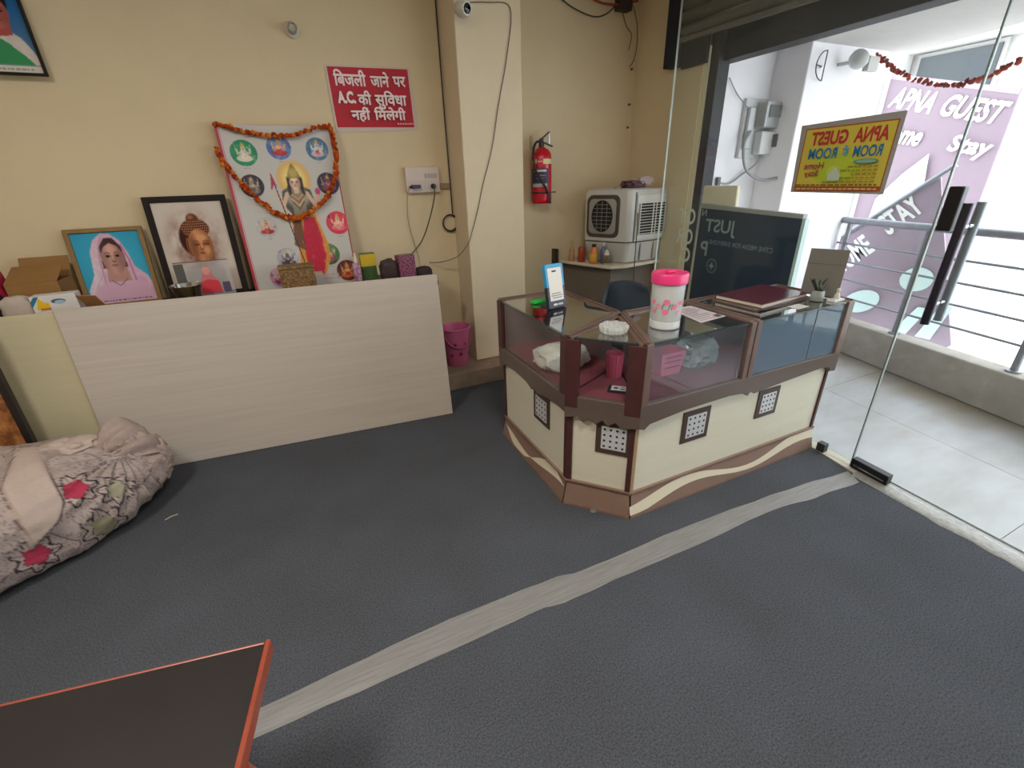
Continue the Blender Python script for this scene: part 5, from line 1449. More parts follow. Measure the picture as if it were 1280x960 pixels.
MB().lathe([(0.012, 0), (0.012, 0.008), (0.001, 0.009)], 12, (0.02, 0.2, 0.58)).build('knob', mat('grille_grey', '9c9a94'), t, world=False)
t = thing('plastic_packet', 'crumpled purple plastic packet lying on top of the air cooler', 'packet', (2.60, 3.16, SH + 0.58))
crumple((2.58, 3.16, SH + 0.5805), (0.20, 0.13, 0.055), 0.35, 2.2, freq=12).build('packet', mat('purple_packet', '6a4a58', 0.25, var=0.3, scale=30), t, smooth=True)
crumple((2.66, 3.12, SH + 0.60), (0.14, 0.05, 0.06), 0.45, 6.2, 3, freq=10).build('wrapper', mat('wrapper_pale', 'c6b6b6', 0.2, alpha=0.8), t, smooth=True)
tag(MB().tube(spline([(2.50, 2.985, SH + 0.40), (2.505, 2.985, SH + 0.2), (2.49, 2.965, SH + 0.02), (2.48, 2.95, 0.7), (2.46, 2.98, 0.45), (2.45, 3.0, 0.02)]), 0.004, 6).build('cooler_cord', bk, loc=(2.5, 3.0, 0.02), smooth=True), 'thin black cord hanging down in front of the air cooler', 'cord')

def bottle(c, prof, body_m, label, name='bottle', cap=None, lab=None, n=18):
    t = thing(name, label, 'bottle', c, group='bottles on the corner shelf')
    MB().lathe(prof, n, c).build('body', body_m, t, smooth=True)
    r, z = prof[-1]
    if cap: MB().lathe([(r + 0.001, z + 0.0005), (r + 0.002, z + 0.002), (r + 0.002, z + cap[0]), (r * 0.8, z + cap[0] + 0.003)], n, c).build('cap', cap[1], t, smooth=True)
    if lab: MB().lathe([(prof[1][0] + 0.0008, lab[0]), (prof[1][0] + 0.0012, lab[0] + 0.001), (prof[1][0] + 0.0012, lab[1] - 0.001), (prof[1][0] + 0.0008, lab[1])], n, c, cap=False).build('label', lab[2], t, smooth=True)
    return t
zb = SH + 0.0005
bottle((2.175, 3.43, zb), [(0.022, 0), (0.026, 0.004), (0.026, 0.05), (0.018, 0.066), (0.022, 0.09), (0.012, 0.115), (0.010, 0.13)], mat('amber_plastic', 'b98a5a', 0.3), 'slim amber bottle with a pointed nozzle at the shelf end', cap=(0.04, mat('nozzle', 'c7a77a', 0.4)))
bottle((2.225, 3.35, zb), [(0.028, 0), (0.032, 0.004), (0.032, 0.11), (0.026, 0.125)], mat('red_tin', 'a1402c', 0.4), 'short red tin behind the orange bottle')
bottle((2.26, 3.22, zb), [(0.028, 0), (0.033, 0.004), (0.033, 0.10), (0.018, 0.125), (0.015, 0.135)], mat('orange_bottle', 'd07a2a', 0.35), 'orange bottle with a dark cap on the corner shelf', cap=(0.02, mat('cap_dark', '3a2a24', 0.4)), lab=(0.02, 0.08, mat('label_yellow', 'd9a741', 0.5)))
bottle((2.315, 3.115, zb), [(0.020, 0), (0.024, 0.004), (0.024, 0.09), (0.014, 0.10)], mat('white_bottle', 'c9c2b0', 0.4), 'small bottle with a patterned label and white cap beside the cooler', cap=(0.014, mat('cap_white', 'd0cec8', 0.4)), lab=(0.012, 0.078, mat('label_mixed', '6a5a3a', 0.5, var=0.6, scale=60, contrast=0.2)))
bottle((2.325, 3.175, zb), [(0.020, 0), (0.024, 0.004), (0.024, 0.11), (0.012, 0.125), (0.010, 0.14)], mat('blue_bottle', '56607c', 0.3), 'slim blue-grey spray bottle beside the cooler', cap=(0.03, mat('cap_white', 'd0cec8')))

# ------------------------------------------------------------------ chair behind the counter
t = thing('office_chair', 'dark blue-grey chair with a rounded back behind the counter', 'chair', (2.04, 2.3, 0))
fab = mat('chair_blue', '38424e', 0.6, var=0.1, scale=40)
steel = mat('chair_steel', '2c2c30', 0.4, metal=0.6)
vs, fs = [], []
nu, nv = 12, 10
for j in range(nv + 1):
    v = j / nv
    for i in range(nu + 1):
        u = i / nu * 2 - 1
        wd = 0.21 * (1 - 0.25 * max(0, v - 0.6) ** 2 * 4)
        x = 2.04 + u * wd; y = 2.50 - 0.05 * (1 - u * u) * -1 - 0.06 * u * u + 0.05 * v
        z = 0.50 + v * 0.315 - 0.05 * u ** 4 * v
        vs.append((x, y, z))
for j in range(nv):
    for i in range(nu):
        a = j * (nu + 1) + i
        fs.append((a, a + 1, a + nu + 2, a + nu + 1))
MB().add(vs, fs).build('backrest', fab, t, smooth=True, solid=0.03, bevel=0.006)
MB().box((1.82, 2.05, 0.43), (2.26, 2.47, 0.49)).build('seat', fab, t, bevel=0.02)
MB().tube([(2.04, 2.46, 0.44), (2.04, 2.56, 0.45), (2.04, 2.575, 0.60)], 0.018, 8).build('back_bracket', steel, t)
for x in (1.85, 2.23):
    for y in (2.08, 2.44):
        MB().tube([(x, y, 0.0), (x, y, 0.43)], 0.013, 8).build('leg', steel, t)

# pink bucket on the plinth
t = thing('bucket', 'pink plastic bucket with flower print on the plinth beside the column', 'bucket', (1.01, 3.30, 0.1355))
BX, BY, BZ = 1.01, 3.30, 0.1355
pinkb = mat('bucket_pink', 'c9668f', 0.4, var=0.05)
MB().lathe([(0.088, 0), (0.092, 0.004), (0.118, 0.30), (0.127, 0.305), (0.127, 0.315), (0.118, 0.317), (0.112, 0.30), (0.088, 0.01), (0.001, 0.008)], 32, (BX, BY, BZ)).build('body', pinkb, t, smooth=True)
def on_b(a, z, e=0.001):
    r = 0.092 + 0.026 * z / 0.30 + e
    return Vector((BX + r * math.cos(a), BY + r * math.sin(a), BZ + z))
for a0, z0_, rr in ((-1.55, 0.11, 0.022), (-1.2, 0.19, 0.016), (-0.75, 0.10, 0.016), (-1.95, 0.19, 0.018), (-0.5, 0.2, 0.014), (-2.3, 0.1, 0.018)):
    pts = []
    for k in range(30):
        a_ = 2 * PI * k / 30; r_ = rr * (0.75 + 0.3 * math.cos(5 * a_))
        pts.append(on_b(a0 + r_ / 0.105 * math.cos(a_), z0_ + r_ * math.sin(a_)))
    MB().add(pts + [on_b(a0, z0_, 0.0014)], [(k, (k + 1) % 30, 30) for k in range(30)], lin('8c2a50')).build('flower_print', MATS['print'], t)
MB().tube(spline([on_b(-2.9, 0.295, 0.012), on_b(-2.2, 0.20, 0.02), on_b(-1.5, 0.17, 0.022), on_b(-0.8, 0.20, 0.02), on_b(-0.2, 0.295, 0.012)]), 0.004, 6).build('handle', mat('bucket_handle', 'a83f6a', 0.4), t, smooth=True)
# ------------------------------------------------------------------ left side: table, boards
DT = 0.865
t = thing('side_table', 'long dark table against the cream wall holding the framed pictures', 'table', (-0.6, 3.3, 0))
dkt = mat('table_dark', '3a2b28', 0.5, var=0.15, scale=6)
MB().box((-2.3, 3.10, DT - 0.03), (0.86, WALL_Y - 0.004, DT)).build('table_top', dkt, t, bevel=0.003)
for x in (-2.25, -0.75, 0.80):
    for y in (3.14, 3.52):
        z0 = 0.1355 if (y > 3.07 and x > 0.43) else 0.0
        MB().box((x - 0.025, y - 0.025, z0), (x + 0.025, y + 0.025, DT - 0.031)).build('leg', dkt, t)

board_m = mat('board_laminate', 'bfb4aa', 0.5, var=0.10, scale=3.0, stretch=(0.35, 0.35, 14), contrast=0.5)
def leaning_board(name, label, bl, br, h, d, th, m, world_bottom=0.0):
    a = Vector((*bl, 0)); b = Vector((*br, 0))
    u = (b - a).normalized(); n = Vector((-u.y, u.x, 0))     # n points to the wall
    up = (n * d + Vector((0, 0, math.sqrt(h * h - d * d)))) / h
    out = n * -1
    nn = up.cross(u)                                          # board normal
    if nn.dot(out) < 0: nn = -nn
    base = [a, b, b - nn * th, a - nn * th]
    lift = max(0, -min(p.z for p in base)) + 0.0005
    base = [p + Vector((0, 0, lift)) for p in base]
    vs = base + [p + up * h for p in base]
    mb = MB(); mb.add(vs, [(3, 2, 1, 0), (4, 5, 6, 7), (0, 1, 5, 4), (1, 2, 6, 5), (2, 3, 7, 6), (3, 0, 4, 7)])
    c = (a + b) / 2
    o = mb.build(name, m, loc=(c.x, c.y, 0), bevel=0.0025)
    return tag(o, label, 'board'), (a, u, up, nn)
leaning_board('laminate_board', 'wide cream wood-grain board leaning in front of the table', (-1.204, 2.918), (0.763, 2.718), 0.968, 0.09, 0.018, board_m)
leaning_board('laminate_board', 'second cream board showing from behind the wide leaning board', (-1.90, 3.014), (0.30, 2.79), 0.955, 0.075, 0.018, mat('board_laminate_2', 'c2b898', 0.5, var=0.05, scale=3.2, stretch=(0.5, 0.5, 16), contrast=0.6))
# orange patterned board
t = thing('patterned_board', 'orange floral upholstered board with dark edge behind the cloth bundle', 'board', (-1.75, 2.85, 0))
op = mat('orange_floral', '6e3a18', 0.7, col2='b0743a', scale=16, contrast=0.25, bump=0.1, bscale=80)
u = Vector((-0.99, 0.10, 0)); u.normalize()
upv = Vector((0, 0.06, 1)).normalized(); nn = Vector((0, -1, 0.06)).normalized()
A0 = Vector((-1.435, 2.855, 0.004))
def brd(s0, s1, z0, z1, d0, d1):
    vs = []
    for d in (d0, d1):
        vs += [A0 + u * s + upv * z + nn * d for s, z in ((s0, z0), (s1, z0), (s1, z1), (s0, z1))]
    return MB().add(vs, [(0, 1, 2, 3), (7, 6, 5, 4), (0, 4, 5, 1), (1, 5, 6, 2), (2, 6, 7, 3), (3, 7, 4, 0)])
brd(0.03, 0.95, 0.0, 0.92, 0.004, 0.035).build('cushion', op, t, bevel=0.008)
brd(0.0, 0.03, 0.0, 0.95, 0.0, 0.038).build('edge', mat('edge_dark', '1e1514', 0.5), t, bevel=0.003)
brd(0.03, 0.95, 0.9201, 0.95, 0.0, 0.038).build('edge', mat('edge_dark', '1e1514'), t, bevel=0.003)

# ------------------------------------------------------------------ pictures on the table
M = lean(-1.205, 3.455, DT + 0.001, 3.545, 0.455)
framed('framed_photo', 'gold framed photo of a person in a pink veil on blue', M, 0.375, 0.455, 0.024, mat('frame_gold', '8a6c42', 0.55, spec=0.25, var=0.12, scale=20), pic_veil)

M = lean(-0.782, 3.43, DT + 0.001, 3.54, 0.612)
framed('framed_print', 'black framed print of a serene bronze statue head in brown haze', M, 0.435, 0.612, 0.034, mat('frame_darkbrown', '1e1513', 0.6, spec=0.2), pic_statue)

MP = lean(-0.305, 3.40, DT + 0.001, 3.545, 0.995)
t = thing('deity_poster', 'tall white board poster with round deity medallions and a red edge', 'poster', MP.translation)
MB().box((0, -0.016, 0), (0.655, 0.0, 0.995), MP).build('board', mat('poster_edge_red', 'b8485a', 0.5), t)
R3 = MP.to_3x3()
p = Print(MP @ Vector((0, -0.0161, 0)), R3 @ Vector((1, 0, 0)), R3 @ Vector((0, 0, 1)), R3 @ Vector((0, -1, 0)), 0.00025)
pic_deities(p, 0.655, 0.995)
p.build('print', t)
random.seed(31)
def pp(x, z, d=0.035):
    return MP @ Vector((x * 0.655, -0.016 - d, z * 0.995))
path = [pp(.0, 1.0, .015), pp(.10, .985), pp(.25, .955), pp(.40, .94), pp(.55, .935), pp(.72, .95), pp(.88, .985), pp(1.0, 1.0, .015)]
path2 = [pp(1.0, 1.0, .015), pp(1.015, .93, .02), pp(1.01, .84), pp(.98, .73), pp(.90, .62), pp(.80, .54), pp(.66, .48), pp(.52, .45), pp(.38, .475), pp(.26, .54), pp(.15, .63), pp(.05, .73), pp(-.015, .82, .02), pp(-.02, .87, .01)]
cols = ['b8501e', 'a33f18', 'c4641f', '8f3016', 'b4481a', 'd07a2a']
mb = garland('', path, 0.016, cols, '', step=0.010)
m2 = garland('', path2, 0.018, cols, '', step=0.010)
k = len(mb.v)
mb.v += m2.v; mb.f += [[i + k for i in f_] for f_ in m2.f]; mb.c += m2.c
tag(mb.build('marigold_garland', MATS['print_matt'], loc=tuple(pp(.5, .45))), 'orange marigold garland draped over the white deity poster', 'garland')

# ------------------------------------------------------------------ small things on the table
random.seed(41)
t = thing('photo_stand', 'clear acrylic photo stand with a small red figure before the bronze print', 'photo', (-0.56, 3.32, DT + 0.001))
Ma = lean(-0.70, 3.32, DT + 0.001, 3.345, 0.24)
MB().box((0, -0.004, 0), (0.29, 0, 0.24), Ma).build('acrylic', glass('acrylic', (0.86, 0.83, 0.82), 1.0, haze=0.22), t)
MB().box((0, -0.006, 0.236), (0.29, 0.002, 0.241), Ma).build('top_edge', mat('acrylic_edge', '6b5850', 0.3), t)
MB().box((0.0, -0.0056, 0.0), (0.05, -0.0046, 0.23), Ma).build('dark_strip', mat('strip_grey', '55504e', 0.4), t)
R3 = Ma.to_3x3()
p = Print(Ma @ Vector((0.05, -0.0065, 0.045)), R3 @ Vector((1, 0, 0)), R3 @ Vector((0, 0, 1)), R3 @ Vector((0, -1, 0)), 0.0003)
p.poly([(0.05, 0.0), (0.17, 0.0), (0.165, 0.07), (0.14, 0.10), (0.13, 0.14), (0.11, 0.17), (0.09, 0.14), (0.085, 0.10), (0.06, 0.07)], 'c87078')
p.poly([(0.05, 0.0), (0.17, 0.0), (0.165, 0.07), (0.11, 0.085), (0.06, 0.065)], 'd03a44'); p.ell(0.11, 0.135, 0.02, 0.025, 'd89088'); p.rect(0.18, 0.0, 0.22, 0.06, '5a4a68')
p.build('print', t)
t = thing('steel_plate', 'small shiny steel plate resting on the table edge', 'plate', (-0.635, 3.19, DT + 0.001))
MB().lathe([(0.045, 0.0), (0.05, 0.002), (0.08, 0.128), (0.086, 0.13), (0.086, 0.133), (0.078, 0.131), (0.047, 0.006), (0.001, 0.005)], 28, (-0.635, 3.19, DT + 0.0005)).build('bowl', mat('steel_bright', 'c2c0bc', 0.15, metal=1.0), t, smooth=True)
t['label'] = 'shiny steel bowl standing on the table before the bronze print'; t['category'] = 'bowl'; t.name = 'steel_bowl'
# carved brown box
t = thing('wooden_casket', 'small carved brown wooden box in front of the deity poster', 'box', (-0.035, 3.25, DT + 0.001))
cvm = mat('carved_wood', '5a3d22', 0.6, col2='9a7848', scale=70, contrast=0.25, bump=0.5, bscale=90)
MB().box((-0.135, 3.19, DT + 0.0005), (0.07, 3.30, DT + 0.16)).build('body', cvm, t, bevel=0.004)
MB().box((-0.14, 3.185, DT + 0.1601), (0.075, 3.305, DT + 0.18)).build('lid', cvm, t, bevel=0.005)
# packets at the right end
def packet(name, label, c, d, m, extra=None, rot=0.0):
    t = thing(name, label, 'packet', (c[0], c[1], DT + 0.0005), (0, 0, rot), 'packets at the table end')
    MB().box((-d[0] / 2, -d[1] / 2, 0), (d[0] / 2, d[1] / 2, d[2])).build('box', m, t, world=False, bevel=0.004)
    if extra: MB().box((-d[0] / 2 - 0.0008, -d[1] / 2 - 0.0008, d[2] * extra[0]), (d[0] / 2 + 0.0008, d[1] / 2 + 0.0008, d[2] * extra[1])).build('band', extra[2], t, world=False)
    return t
packet('tea_packet', 'yellow and green upright packet beside the deity poster', (0.425, 3.30), (0.10, 0.05, 0.205), mat('pk_green', '3f5a30', 0.4, var=0.5, scale=50), (0.58, 0.97, mat('pk_yellow', 'c8a828', 0.4)), 0.05)
o = packet('match_packet', 'small purple and black packet next to the yellow-green packet', (0.335, 3.22), (0.05, 0.04, 0.155), mat('pk_purple', '6a2f62', 0.4, col2='c9a0b0', scale=70, contrast=0.2))
tag(MB().lathe([(0.013, 0), (0.015, 0.003), (0.015, 0.18), (0.008, 0.19), (0.008, 0.21)], 14, (0.345, 3.30, DT + 0.0005)).build('glue_tube', mat('tube_pale', 'd5c9b8', 0.4), loc=(0.345, 3.30, DT + 0.0005), smooth=True), 'thin pale tube standing behind the purple packet', 'tube')
tag(crumple((0.55, 3.25, DT + 0.0005), (0.12, 0.10, 0.155), 0.2, 1.4, 3).build('dark_pouch', mat('pouch_dark', '3a2826', 0.6, var=0.5, scale=40), loc=(0.55, 3.25, DT), smooth=True), 'crumpled dark brown pouch between the packets', 'pouch')
packet('incense_box', 'squat maroon box with speckled top at the table end', (0.675, 3.26), (0.12, 0.09, 0.175), mat('pk_maroon', '4a1a2e', 0.4, col2='a05a78', scale=90, contrast=0.12), None, 0.1)
tag(crumple((0.80, 3.24, DT + 0.0005), (0.11, 0.10, 0.085), 0.15, 8.4, 3).build('dark_cloth', mat('cloth_dark', '33282a', 0.9), loc=(0.765, 3.24, DT), smooth=True), 'folded dark cloth at the right end of the table', 'cloth')
# cardboard box at the left
t = thing('cardboard_box', 'open brown cardboard box beside the gold framed photo', 'box', (-1.32, 3.34, DT + 0.001))
cb = mat('cardboard', '8a6436', 0.8, var=0.1, scale=10)
Xa, Xb, Ya, Yb, Zh = -1.43, -1.212, 3.24, 3.44, 0.21
for lo, hi in (((Xa, Ya, 0), (Xb, Ya + 0.004, Zh)), ((Xa, Yb - 0.004, 0), (Xb, Yb, Zh)), ((Xa, Ya + 0.004, 0), (Xa + 0.004, Yb - 0.004, Zh)), ((Xb - 0.004, Ya + 0.004, 0), (Xb, Yb - 0.004, Zh))):
    MB().box((lo[0], lo[1], DT + 0.001 + lo[2]), (hi[0], hi[1], DT + 0.001 + hi[2])).build('side', cb, t)
MB().box((Xa + 0.004, Ya + 0.004, DT + 0.001), (Xb - 0.004, Yb - 0.004, DT + 0.005)).build('bottom', cb, t)
Mf = Matrix.Translation((0, Yb, DT + 0.211)) @ Matrix.Rotation(1.05, 4, 'X')
MB().box((Xa, 0.0, 0), (Xb, 0.12, 0.004), Mf).build('flap', cb, t)
Mf = Matrix.Translation((0, Ya, DT + 0.211)) @ Matrix.Rotation(0.42, 4, 'X')
MB().box((Xa, 0.0, 0), (Xb, 0.17, 0.004), Mf).build('flap', cb, t)
Mf = Matrix.Translation((-1.035, 3.16, DT + 0.002)) @ Matrix.Rotation(-0.6, 4, 'Z') @ Matrix.Rotation(0.5, 4, 'X')
o = MB().box((-0.06, 0, 0), (0.07, 0.005, 0.16), Mf).build('cardboard_piece', mat('cardboard_light', 'a9764a', 0.8), loc=(-1.06, 3.16, DT)); tag(o, 'loose brown cardboard flap leaning at the table edge', 'cardboard')
# white printed carton and paper bag
t = thing('white_carton', 'flat white carton with a yellow and blue print before the cardboard box', 'carton', (-1.21, 3.165, DT + 0.001), (0, 0, 0.05))
MB().box((-0.10, -0.045, 0), (0.085, 0.04, 0.158)).build('box', mat('carton_white', 'cfcac8', 0.5), t, world=False, bevel=0.003)
M = t.matrix_basis
p = Print(M @ Vector((-0.10, -0.0452, 0.04)), M.to_3x3() @ Vector((1, 0, 0)), (0, 0, 1), M.to_3x3() @ Vector((0, -1, 0)), 0.0004)
p.poly([(0.0, 0.06), (0.04, 0.115), (0.02, 0.115), (0.0, 0.09)], '2f6f8a'); p.poly([(0.015, 0.05), (0.035, 0.11), (0.05, 0.085), (0.07, 0.08), (0.07, 0.05)], 'd9b020'); p.ell(0.11, 0.085, 0.03, 0.012, '4a5a68'); p.ell(0.115, 0.08, 0.022, 0.01, '9ab0c0'); p.rect(0.03, 0.045, 0.07, 0.055, 'c8702a')
p.build('print', t)
t = thing('paper_packet', 'crumpled pale paper packet with faint writing at the table end', 'packet', (-1.415, 3.165, DT + 0.001))
crumple((-1.375, 3.155, DT + 0.001), (0.13, 0.08, 0.165), 0.10, 4.4).build('packet', mat('paper_pale', 'b0a197', 0.7, var=0.08), t, smooth=True)
t = thing('red_bag', 'bright red cloth bag with black trim beside the cardboard box', 'bag', (-1.51, 3.30, DT + 0.001))
crumple((-1.53, 3.30, DT + 0.001), (0.17, 0.16, 0.31), 0.1, 7.7).build('body', mat('red_cloth', 'a01836', 0.6), t, smooth=True)
crumple((-1.485, 3.215, DT + 0.001), (0.08, 0.06, 0.19), 0.1, 1.2, 3).build('trim', mat('black_cloth', '1a1416', 0.8), t, smooth=True)

# ------------------------------------------------------------------ cloth bundle on the carpet
t = thing('cloth_bundle', 'big knotted bundle of pinkish-beige floral cloth on the carpet', 'bundle', (-1.44, 2.45, 0))
colour_attr_mat('bundle_cloth', 0.9, 0.1, bump=0.2, bscale=90)
NU, NV = 820, 110
cx, cy = -1.46, 2.42
ca, sa = math.cos(0.62), math.sin(0.62)
E1 = Vector((0.8868, 0.4622, 0)); E2 = Vector((-0.2003, 0.3845, 0.9011))     # in-plane axes of the side that shows the print
def st(q):
    return q.dot(E1), q.dot(E2)
FLAP = [(-0.021, 1.66), (0.052, 1.632), (0.030, 1.488), (0.024, 1.345), (-0.013, 1.283), (-0.128, 1.21), (-0.122, 1.487)]
def in_poly(pt, poly):
    x, y = pt; ins = False
    for i in range(len(poly)):
        (x0, y0), (x1, y1) = poly[i], poly[(i + 1) % len(poly)]
        if (y0 > y) != (y1 > y) and x < (x1 - x0) * (y - y0) / (y1 - y0) + x0: ins = not ins
    return ins
def edge_dist(pt, poly):
    p_ = Vector(pt); best = 9.0
    for i in range(len(poly)):
        a, b = Vector(poly[i]), Vector(poly[(i + 1) % len(poly)])
        u_ = max(0, min(1, (p_ - a).dot(b - a) / (b - a).length_squared))
        best = min(best, (a + (b - a) * u_ - p_).length)
    return best
GS = (0.27, 1.47)                                                            # where the cloth is gathered
def ridge(x):
    return 1 - abs(x) * 2
def bundle_pt(u, v):
    th = 2 * PI * u; ph = PI * v
    x, y, z = math.sin(ph) * math.cos(th), math.sin(ph) * math.sin(th), math.cos(ph)
    sx = math.copysign(abs(x) ** 0.85, x); sy = math.copysign(abs(y) ** 0.85, y); sz = math.copysign(abs(z) ** 0.8, z)
    k = 1 + 0.06 * noise.noise(Vector((x * 1.6, y * 1.6, z * 1.6 + 4))) + 0.02 * noise.noise(Vector((x * 5, y * 5, z * 5)))
    lx, ly, lz = 0.64 * sx * k, 0.40 * sy * k, 0.24 * sz * k + 0.20
    lz *= 1 - 0.22 * max(0, x) ** 1.5
    q = Vector((cx + lx * ca - ly * sa, cy + lx * sa + ly * ca, lz))
    n_ = Vector((x * ca - y * sa, x * sa + y * ca, z)).normalized()
    s_, t_ = st(q)
    ds, dt = s_ - GS[0], t_ - GS[1]
    r = math.hypot(ds, dt); a = math.atan2(dt, ds)
    w_ = a * 11 + 2.2 * noise.noise(Vector((r * 5, a * 1.2, 0)))                # pleats running out from the knot
    fall = math.exp(-((r - 0.10) / 0.26) ** 2)
    d = 0.020 * fall * (ridge(math.sin(w_) * 0.5) - 0.4)
    d += 0.012 * (ridge(noise.noise(Vector((s_ * 5 + 3, t_ * 7, q.z * 2)))) - 0.5) + 0.006 * ridge(noise.noise(Vector((s_ * 13, t_ * 16 + 9, 0))))
    if n_.z > -0.3 and in_poly((s_, t_), FLAP):
        e_ = edge_dist((s_, t_), FLAP)
        d = d * 0.35 + 0.020 * min(1, e_ / 0.012) + 0.004 * math.sin(s_ * 60 + t_ * 14)
    q += n_ * d
    q.z = max(0.001, q.z)
    lim = 2.795 - 0.102 * max(0, q.x + 1.204)
    if q.y > lim: q.y = lim - 0.002 * (1 + noise.noise(Vector((q.x * 9, q.z * 9, 0))))
    return q
FLW = [((0.072, 1.377), 0.075, 'a93a52'), ((-0.124, 1.185), 0.075, 'a93a52'), ((0.195, 1.308), 0.070, '9b9480'), ((0.10, 1.178), 0.085, '938c74'), ((-0.28, 1.40), 0.07, 'a93a52'), ((-0.33, 1.15), 0.075, '938c74'), ((0.02, 1.05), 0.06, '938c74')]
BASE, DOT, LINE_, PLAIN, HEM = [Vector(lin(c)) for c in ('a69792', '8c7c7a', '43383c', 'b3a198', '7c6a68')]
def cloth_col(q):
    n = noise.noise(q * 6) * 0.06 + noise.noise(q * 70) * 0.05
    s_, t_ = st(q)
    if in_poly((s_, t_), FLAP):
        return (HEM if edge_dist((s_, t_), FLAP) < 0.004 else PLAIN) * (1 + n)
    for c, r, colr in FLW:
        dx, dy = s_ - c[0], t_ - c[1]; dist = math.hypot(dx, dy)
        if dist < r * 1.3:
            a = math.atan2(dy, dx)
            e_ = r * (0.84 + 0.16 * math.cos(7 * a + r * 90)); core = r * 0.52 * (1 + 0.12 * math.cos(5 * a + 1))
            if dist < core: return Vector(lin(colr)) * (1 + n * 2)
            if abs(dist - e_) < 0.0045 or abs(dist - core) < 0.003: return LINE_
            if dist < e_: return (DOT if abs(math.sin(7 * a * 0.5 + r * 45)) < 0.16 else BASE * 1.12) * (1 + n)
    vine = abs(noise.noise(Vector((s_ * 7, t_ * 7, 5))))
    if vine < 0.012: return Vector(lin('6b5c60'))
    return (DOT if noise.noise(q * 150) > 0.25 else BASE) * (1 + n)
verts = [bundle_pt(u / NU, v / NV) for v in range(1, NV) for u in range(NU)]
mb = MB()
mb.v = verts
for r in range(NV - 2):
    for u in range(NU):
        mb.f.append([r * NU + u, r * NU + (u + 1) % NU, (r + 1) * NU + (u + 1) % NU, (r + 1) * NU + u])
mb.f += [list(range(NU)), list(range((NV - 2) * NU, (NV - 1) * NU))]
mb.c = [None] * len(mb.f)
o = mb.build('body', MATS['bundle_cloth'], t, smooth=True)
at = o.data.color_attributes.new('Col', 'FLOAT_COLOR', 'POINT')
buf = []
for q in verts:
    c = cloth_col(q) if q.z > 0.002 else BASE
    buf += [c[0], c[1], c[2], 1.0]
at.data.foreach_set('color', buf)
foldm = mat('fold_cloth', 'a39089', 0.9, var=0.10, scale=50, bump=0.25, bscale=80)
foldp = mat('fold_plain', 'b3a198', 0.9, var=0.06, scale=30, bump=0.25, bscale=50)
def knot(name, c, d, seed, m, turns=5.0, amp=0.20, rz=0.0):
    """crumpled gathered cloth: deep winding ridges on a lump"""
    bmx = bmesh.new(); bmesh.ops.create_icosphere(bmx, subdivisions=5, radius=1.0)
    vs = []
    c_, s_ = math.cos(rz), math.sin(rz)
    for v in bmx.verts:
        p_ = v.co
        wv = Vector((noise.noise(p_ * 1.5 + Vector((seed, 0, 0))), noise.noise(p_ * 1.5 + Vector((0, seed, 5))), noise.noise(p_ * 1.5 + Vector((7, 0, seed)))))
        ph_ = (p_.x * 0.6 + p_.y * 0.5 + p_.z * 1.2 + wv.x * 1.4) * turns + wv.y * 3
        h = 1 - abs(math.sin(ph_)) ** 0.7
        k_ = 1 - amp * h + 0.18 * wv.z + 0.05 * noise.noise(p_ * 6)
        x_, y_, z_ = p_.x * d[0] / 2 * k_, p_.y * d[1] / 2 * k_, p_.z * d[2] / 2 * k_
        X, Y, Z = c[0] + x_ * c_ - y_ * s_, c[1] + x_ * s_ + y_ * c_, max(0.004, c[2] + z_)
        lim = 2.80 - 0.102 * max(0, X + 1.204)
        vs.append((X, min(Y, lim), Z))
    bmx.verts.index_update()
    o_ = MB().add(vs, [tuple(v.index for v in f.verts) for f in bmx.faces]).build(name, m, t, smooth=True)
    bmx.free()
    return o_
knot('knot', (-1.01, 2.60, 0.29), (0.27, 0.24, 0.24), 3.3, foldm, 4.2, 0.28, 0.5)
knot('knot', (-0.915, 2.625, 0.21), (0.17, 0.20, 0.26), 8.1, foldm, 4.6, 0.30, 0.2)
knot('fold', (-1.22, 2.56, 0.375), (0.34, 0.20, 0.13), 5.7, foldp, 2.4, 0.22, 0.15)
knot('fold', (-1.50, 2.50, 0.40), (0.36, 0.26, 0.12), 1.9, foldm, 2.2, 0.20, 0.1)
def sheet(name, grid, m):
    n_, k_ = len(grid), len(grid[0])
    P = [spline(row, 6) for row in grid]
    cols = [spline([P[i][j] for i in range(n_)], 6) for j in range(len(P[0]))]
    L_ = len(cols[0]); nb = Vector((0.25, -0.6, 0.7)); vs = []
    for i, col in enumerate(cols):
        for j, q in enumerate(col):
            vs.append(q + nb * (0.017 * math.sin(j * 0.95 + i * 0.22 + 1.5 * noise.noise(q * 6)) + 0.012 * noise.noise(q * 14)))
    fs = [(a * L_ + b, a * L_ + b + 1, (a + 1) * L_ + b + 1, (a + 1) * L_ + b) for a in range(len(cols) - 1) for b in range(L_ - 1)]
    return MB().add(vs, fs).build(name, m, t, smooth=True, solid=0.004)
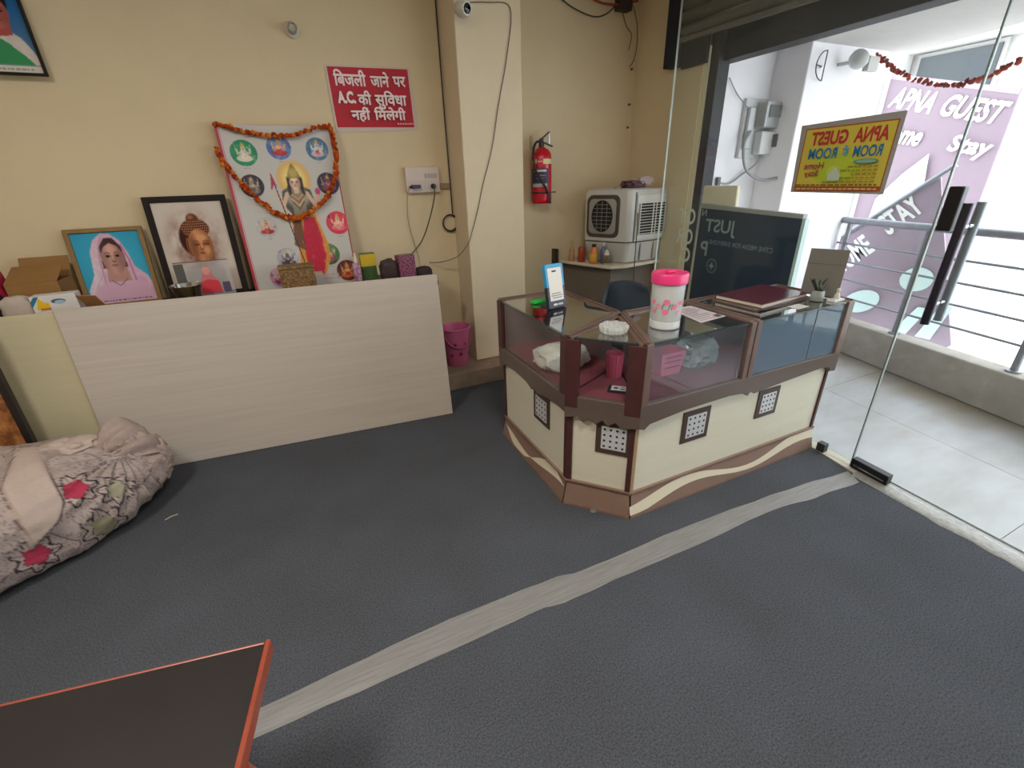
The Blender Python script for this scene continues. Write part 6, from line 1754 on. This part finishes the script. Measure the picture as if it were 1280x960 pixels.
# loose tails of the knot standing up and folding over
sheet('cloth_tail', [[(-1.10, 2.56, 0.36), (-1.06, 2.60, 0.44), (-1.00, 2.66, 0.46), (-0.95, 2.70, 0.40)], [(-1.07, 2.51, 0.35), (-1.02, 2.54, 0.40), (-0.95, 2.59, 0.41), (-0.90, 2.64, 0.36)], [(-1.04, 2.49, 0.33), (-0.97, 2.51, 0.35), (-0.90, 2.55, 0.345), (-0.86, 2.61, 0.29)], [(-1.02, 2.48, 0.30), (-0.95, 2.50, 0.30), (-0.88, 2.54, 0.28), (-0.85, 2.60, 0.22)]], foldm)
sheet('cloth_tail', [[(-0.98, 2.52, 0.30), (-0.92, 2.56, 0.33), (-0.87, 2.62, 0.30)], [(-0.95, 2.49, 0.25), (-0.885, 2.53, 0.26), (-0.845, 2.60, 0.23)], [(-0.94, 2.485, 0.20), (-0.87, 2.525, 0.18), (-0.84, 2.60, 0.15)]], foldm)

# ------------------------------------------------------------------ low black table in the foreground
TZ = 0.50
t = thing('coffee_table', 'black-topped low table with polished orange-red wooden edge', 'table', (-0.75, 0.75, 0))
c0 = Vector((-0.252, 0.92, 0)); uu = Vector((-0.983, 0.184, 0)); vv = Vector((-0.17, -0.985, 0)).normalized()
def tp(a, b, z):
    q = c0 + uu * a + vv * b; q.z = z
    return q
def tbox(a0, a1, b0, b1, z0, z1):
    vs = [tp(a, b, z) for z in (z0, z1) for a, b in ((a0, b0), (a1, b0), (a1, b1), (a0, b1))]
    return MB().add(vs, [(3, 2, 1, 0), (4, 5, 6, 7), (0, 1, 5, 4), (1, 2, 6, 5), (2, 3, 7, 6), (3, 0, 4, 7)])
orange = mat('orange_wood', '93432f', 0.35, var=0.2, scale=8, stretch=(1, 1, 1))
tbox(0.012, 1.15, 0.010, 0.62, TZ - 0.02, TZ - 0.0015).build('table_top', mat('table_black', '2a2627', 0.32, var=0.12, scale=5), t)
tbox(0.0, 0.012, 0.0, 0.63, TZ - 0.035, TZ + 0.002).build('edge', orange, t, bevel=0.004)
tbox(0.0121, 1.16, 0.003, 0.010, TZ - 0.035, TZ - 0.0005).build('edge', orange, t, bevel=0.003)
tbox(1.15, 1.162, 0.0101, 0.63, TZ - 0.035, TZ + 0.001).build('edge', orange, t, bevel=0.003)
tbox(0.0121, 1.1499, 0.62, 0.632, TZ - 0.035, TZ + 0.001).build('edge', orange, t, bevel=0.003)
for a, b in ((0.048, 0.27), (1.10, 0.06), (1.10, 0.56), (0.055, 0.58)):
    q = tp(a, b, 0)
    s = -1 if a < 0.5 else 1
    prof = [(0.0, 0.028, 0.0), (0.06, 0.024, 0.012), (0.18, 0.020, -0.006), (0.30, 0.030, 0.004), (0.40, 0.040, 0.022), (0.463, 0.036, 0.012)]
    rings = []
    for z, r, o_ in prof:
        cc = q - uu * o_ * 1.6 if a < 0.5 else q + uu * o_ * 1.6
        rings.append([Vector((cc.x + r * math.cos(k_ * PI / 8), cc.y + r * math.sin(k_ * PI / 8), z)) for k_ in range(16)])
    MB().loft(rings).build('leg', orange, t, smooth=True)

tag(MB().tube([(-0.875, 2.33, 0.004), (-0.85, 2.345, 0.006), (-0.825, 2.352, 0.004)], 0.0035, 6).build('straw', mat('straw_pale', 'a59c84', 0.7), loc=(-0.85, 2.345, 0)), 'short pale straw lying on the carpet near the cloth bundle', 'straw')
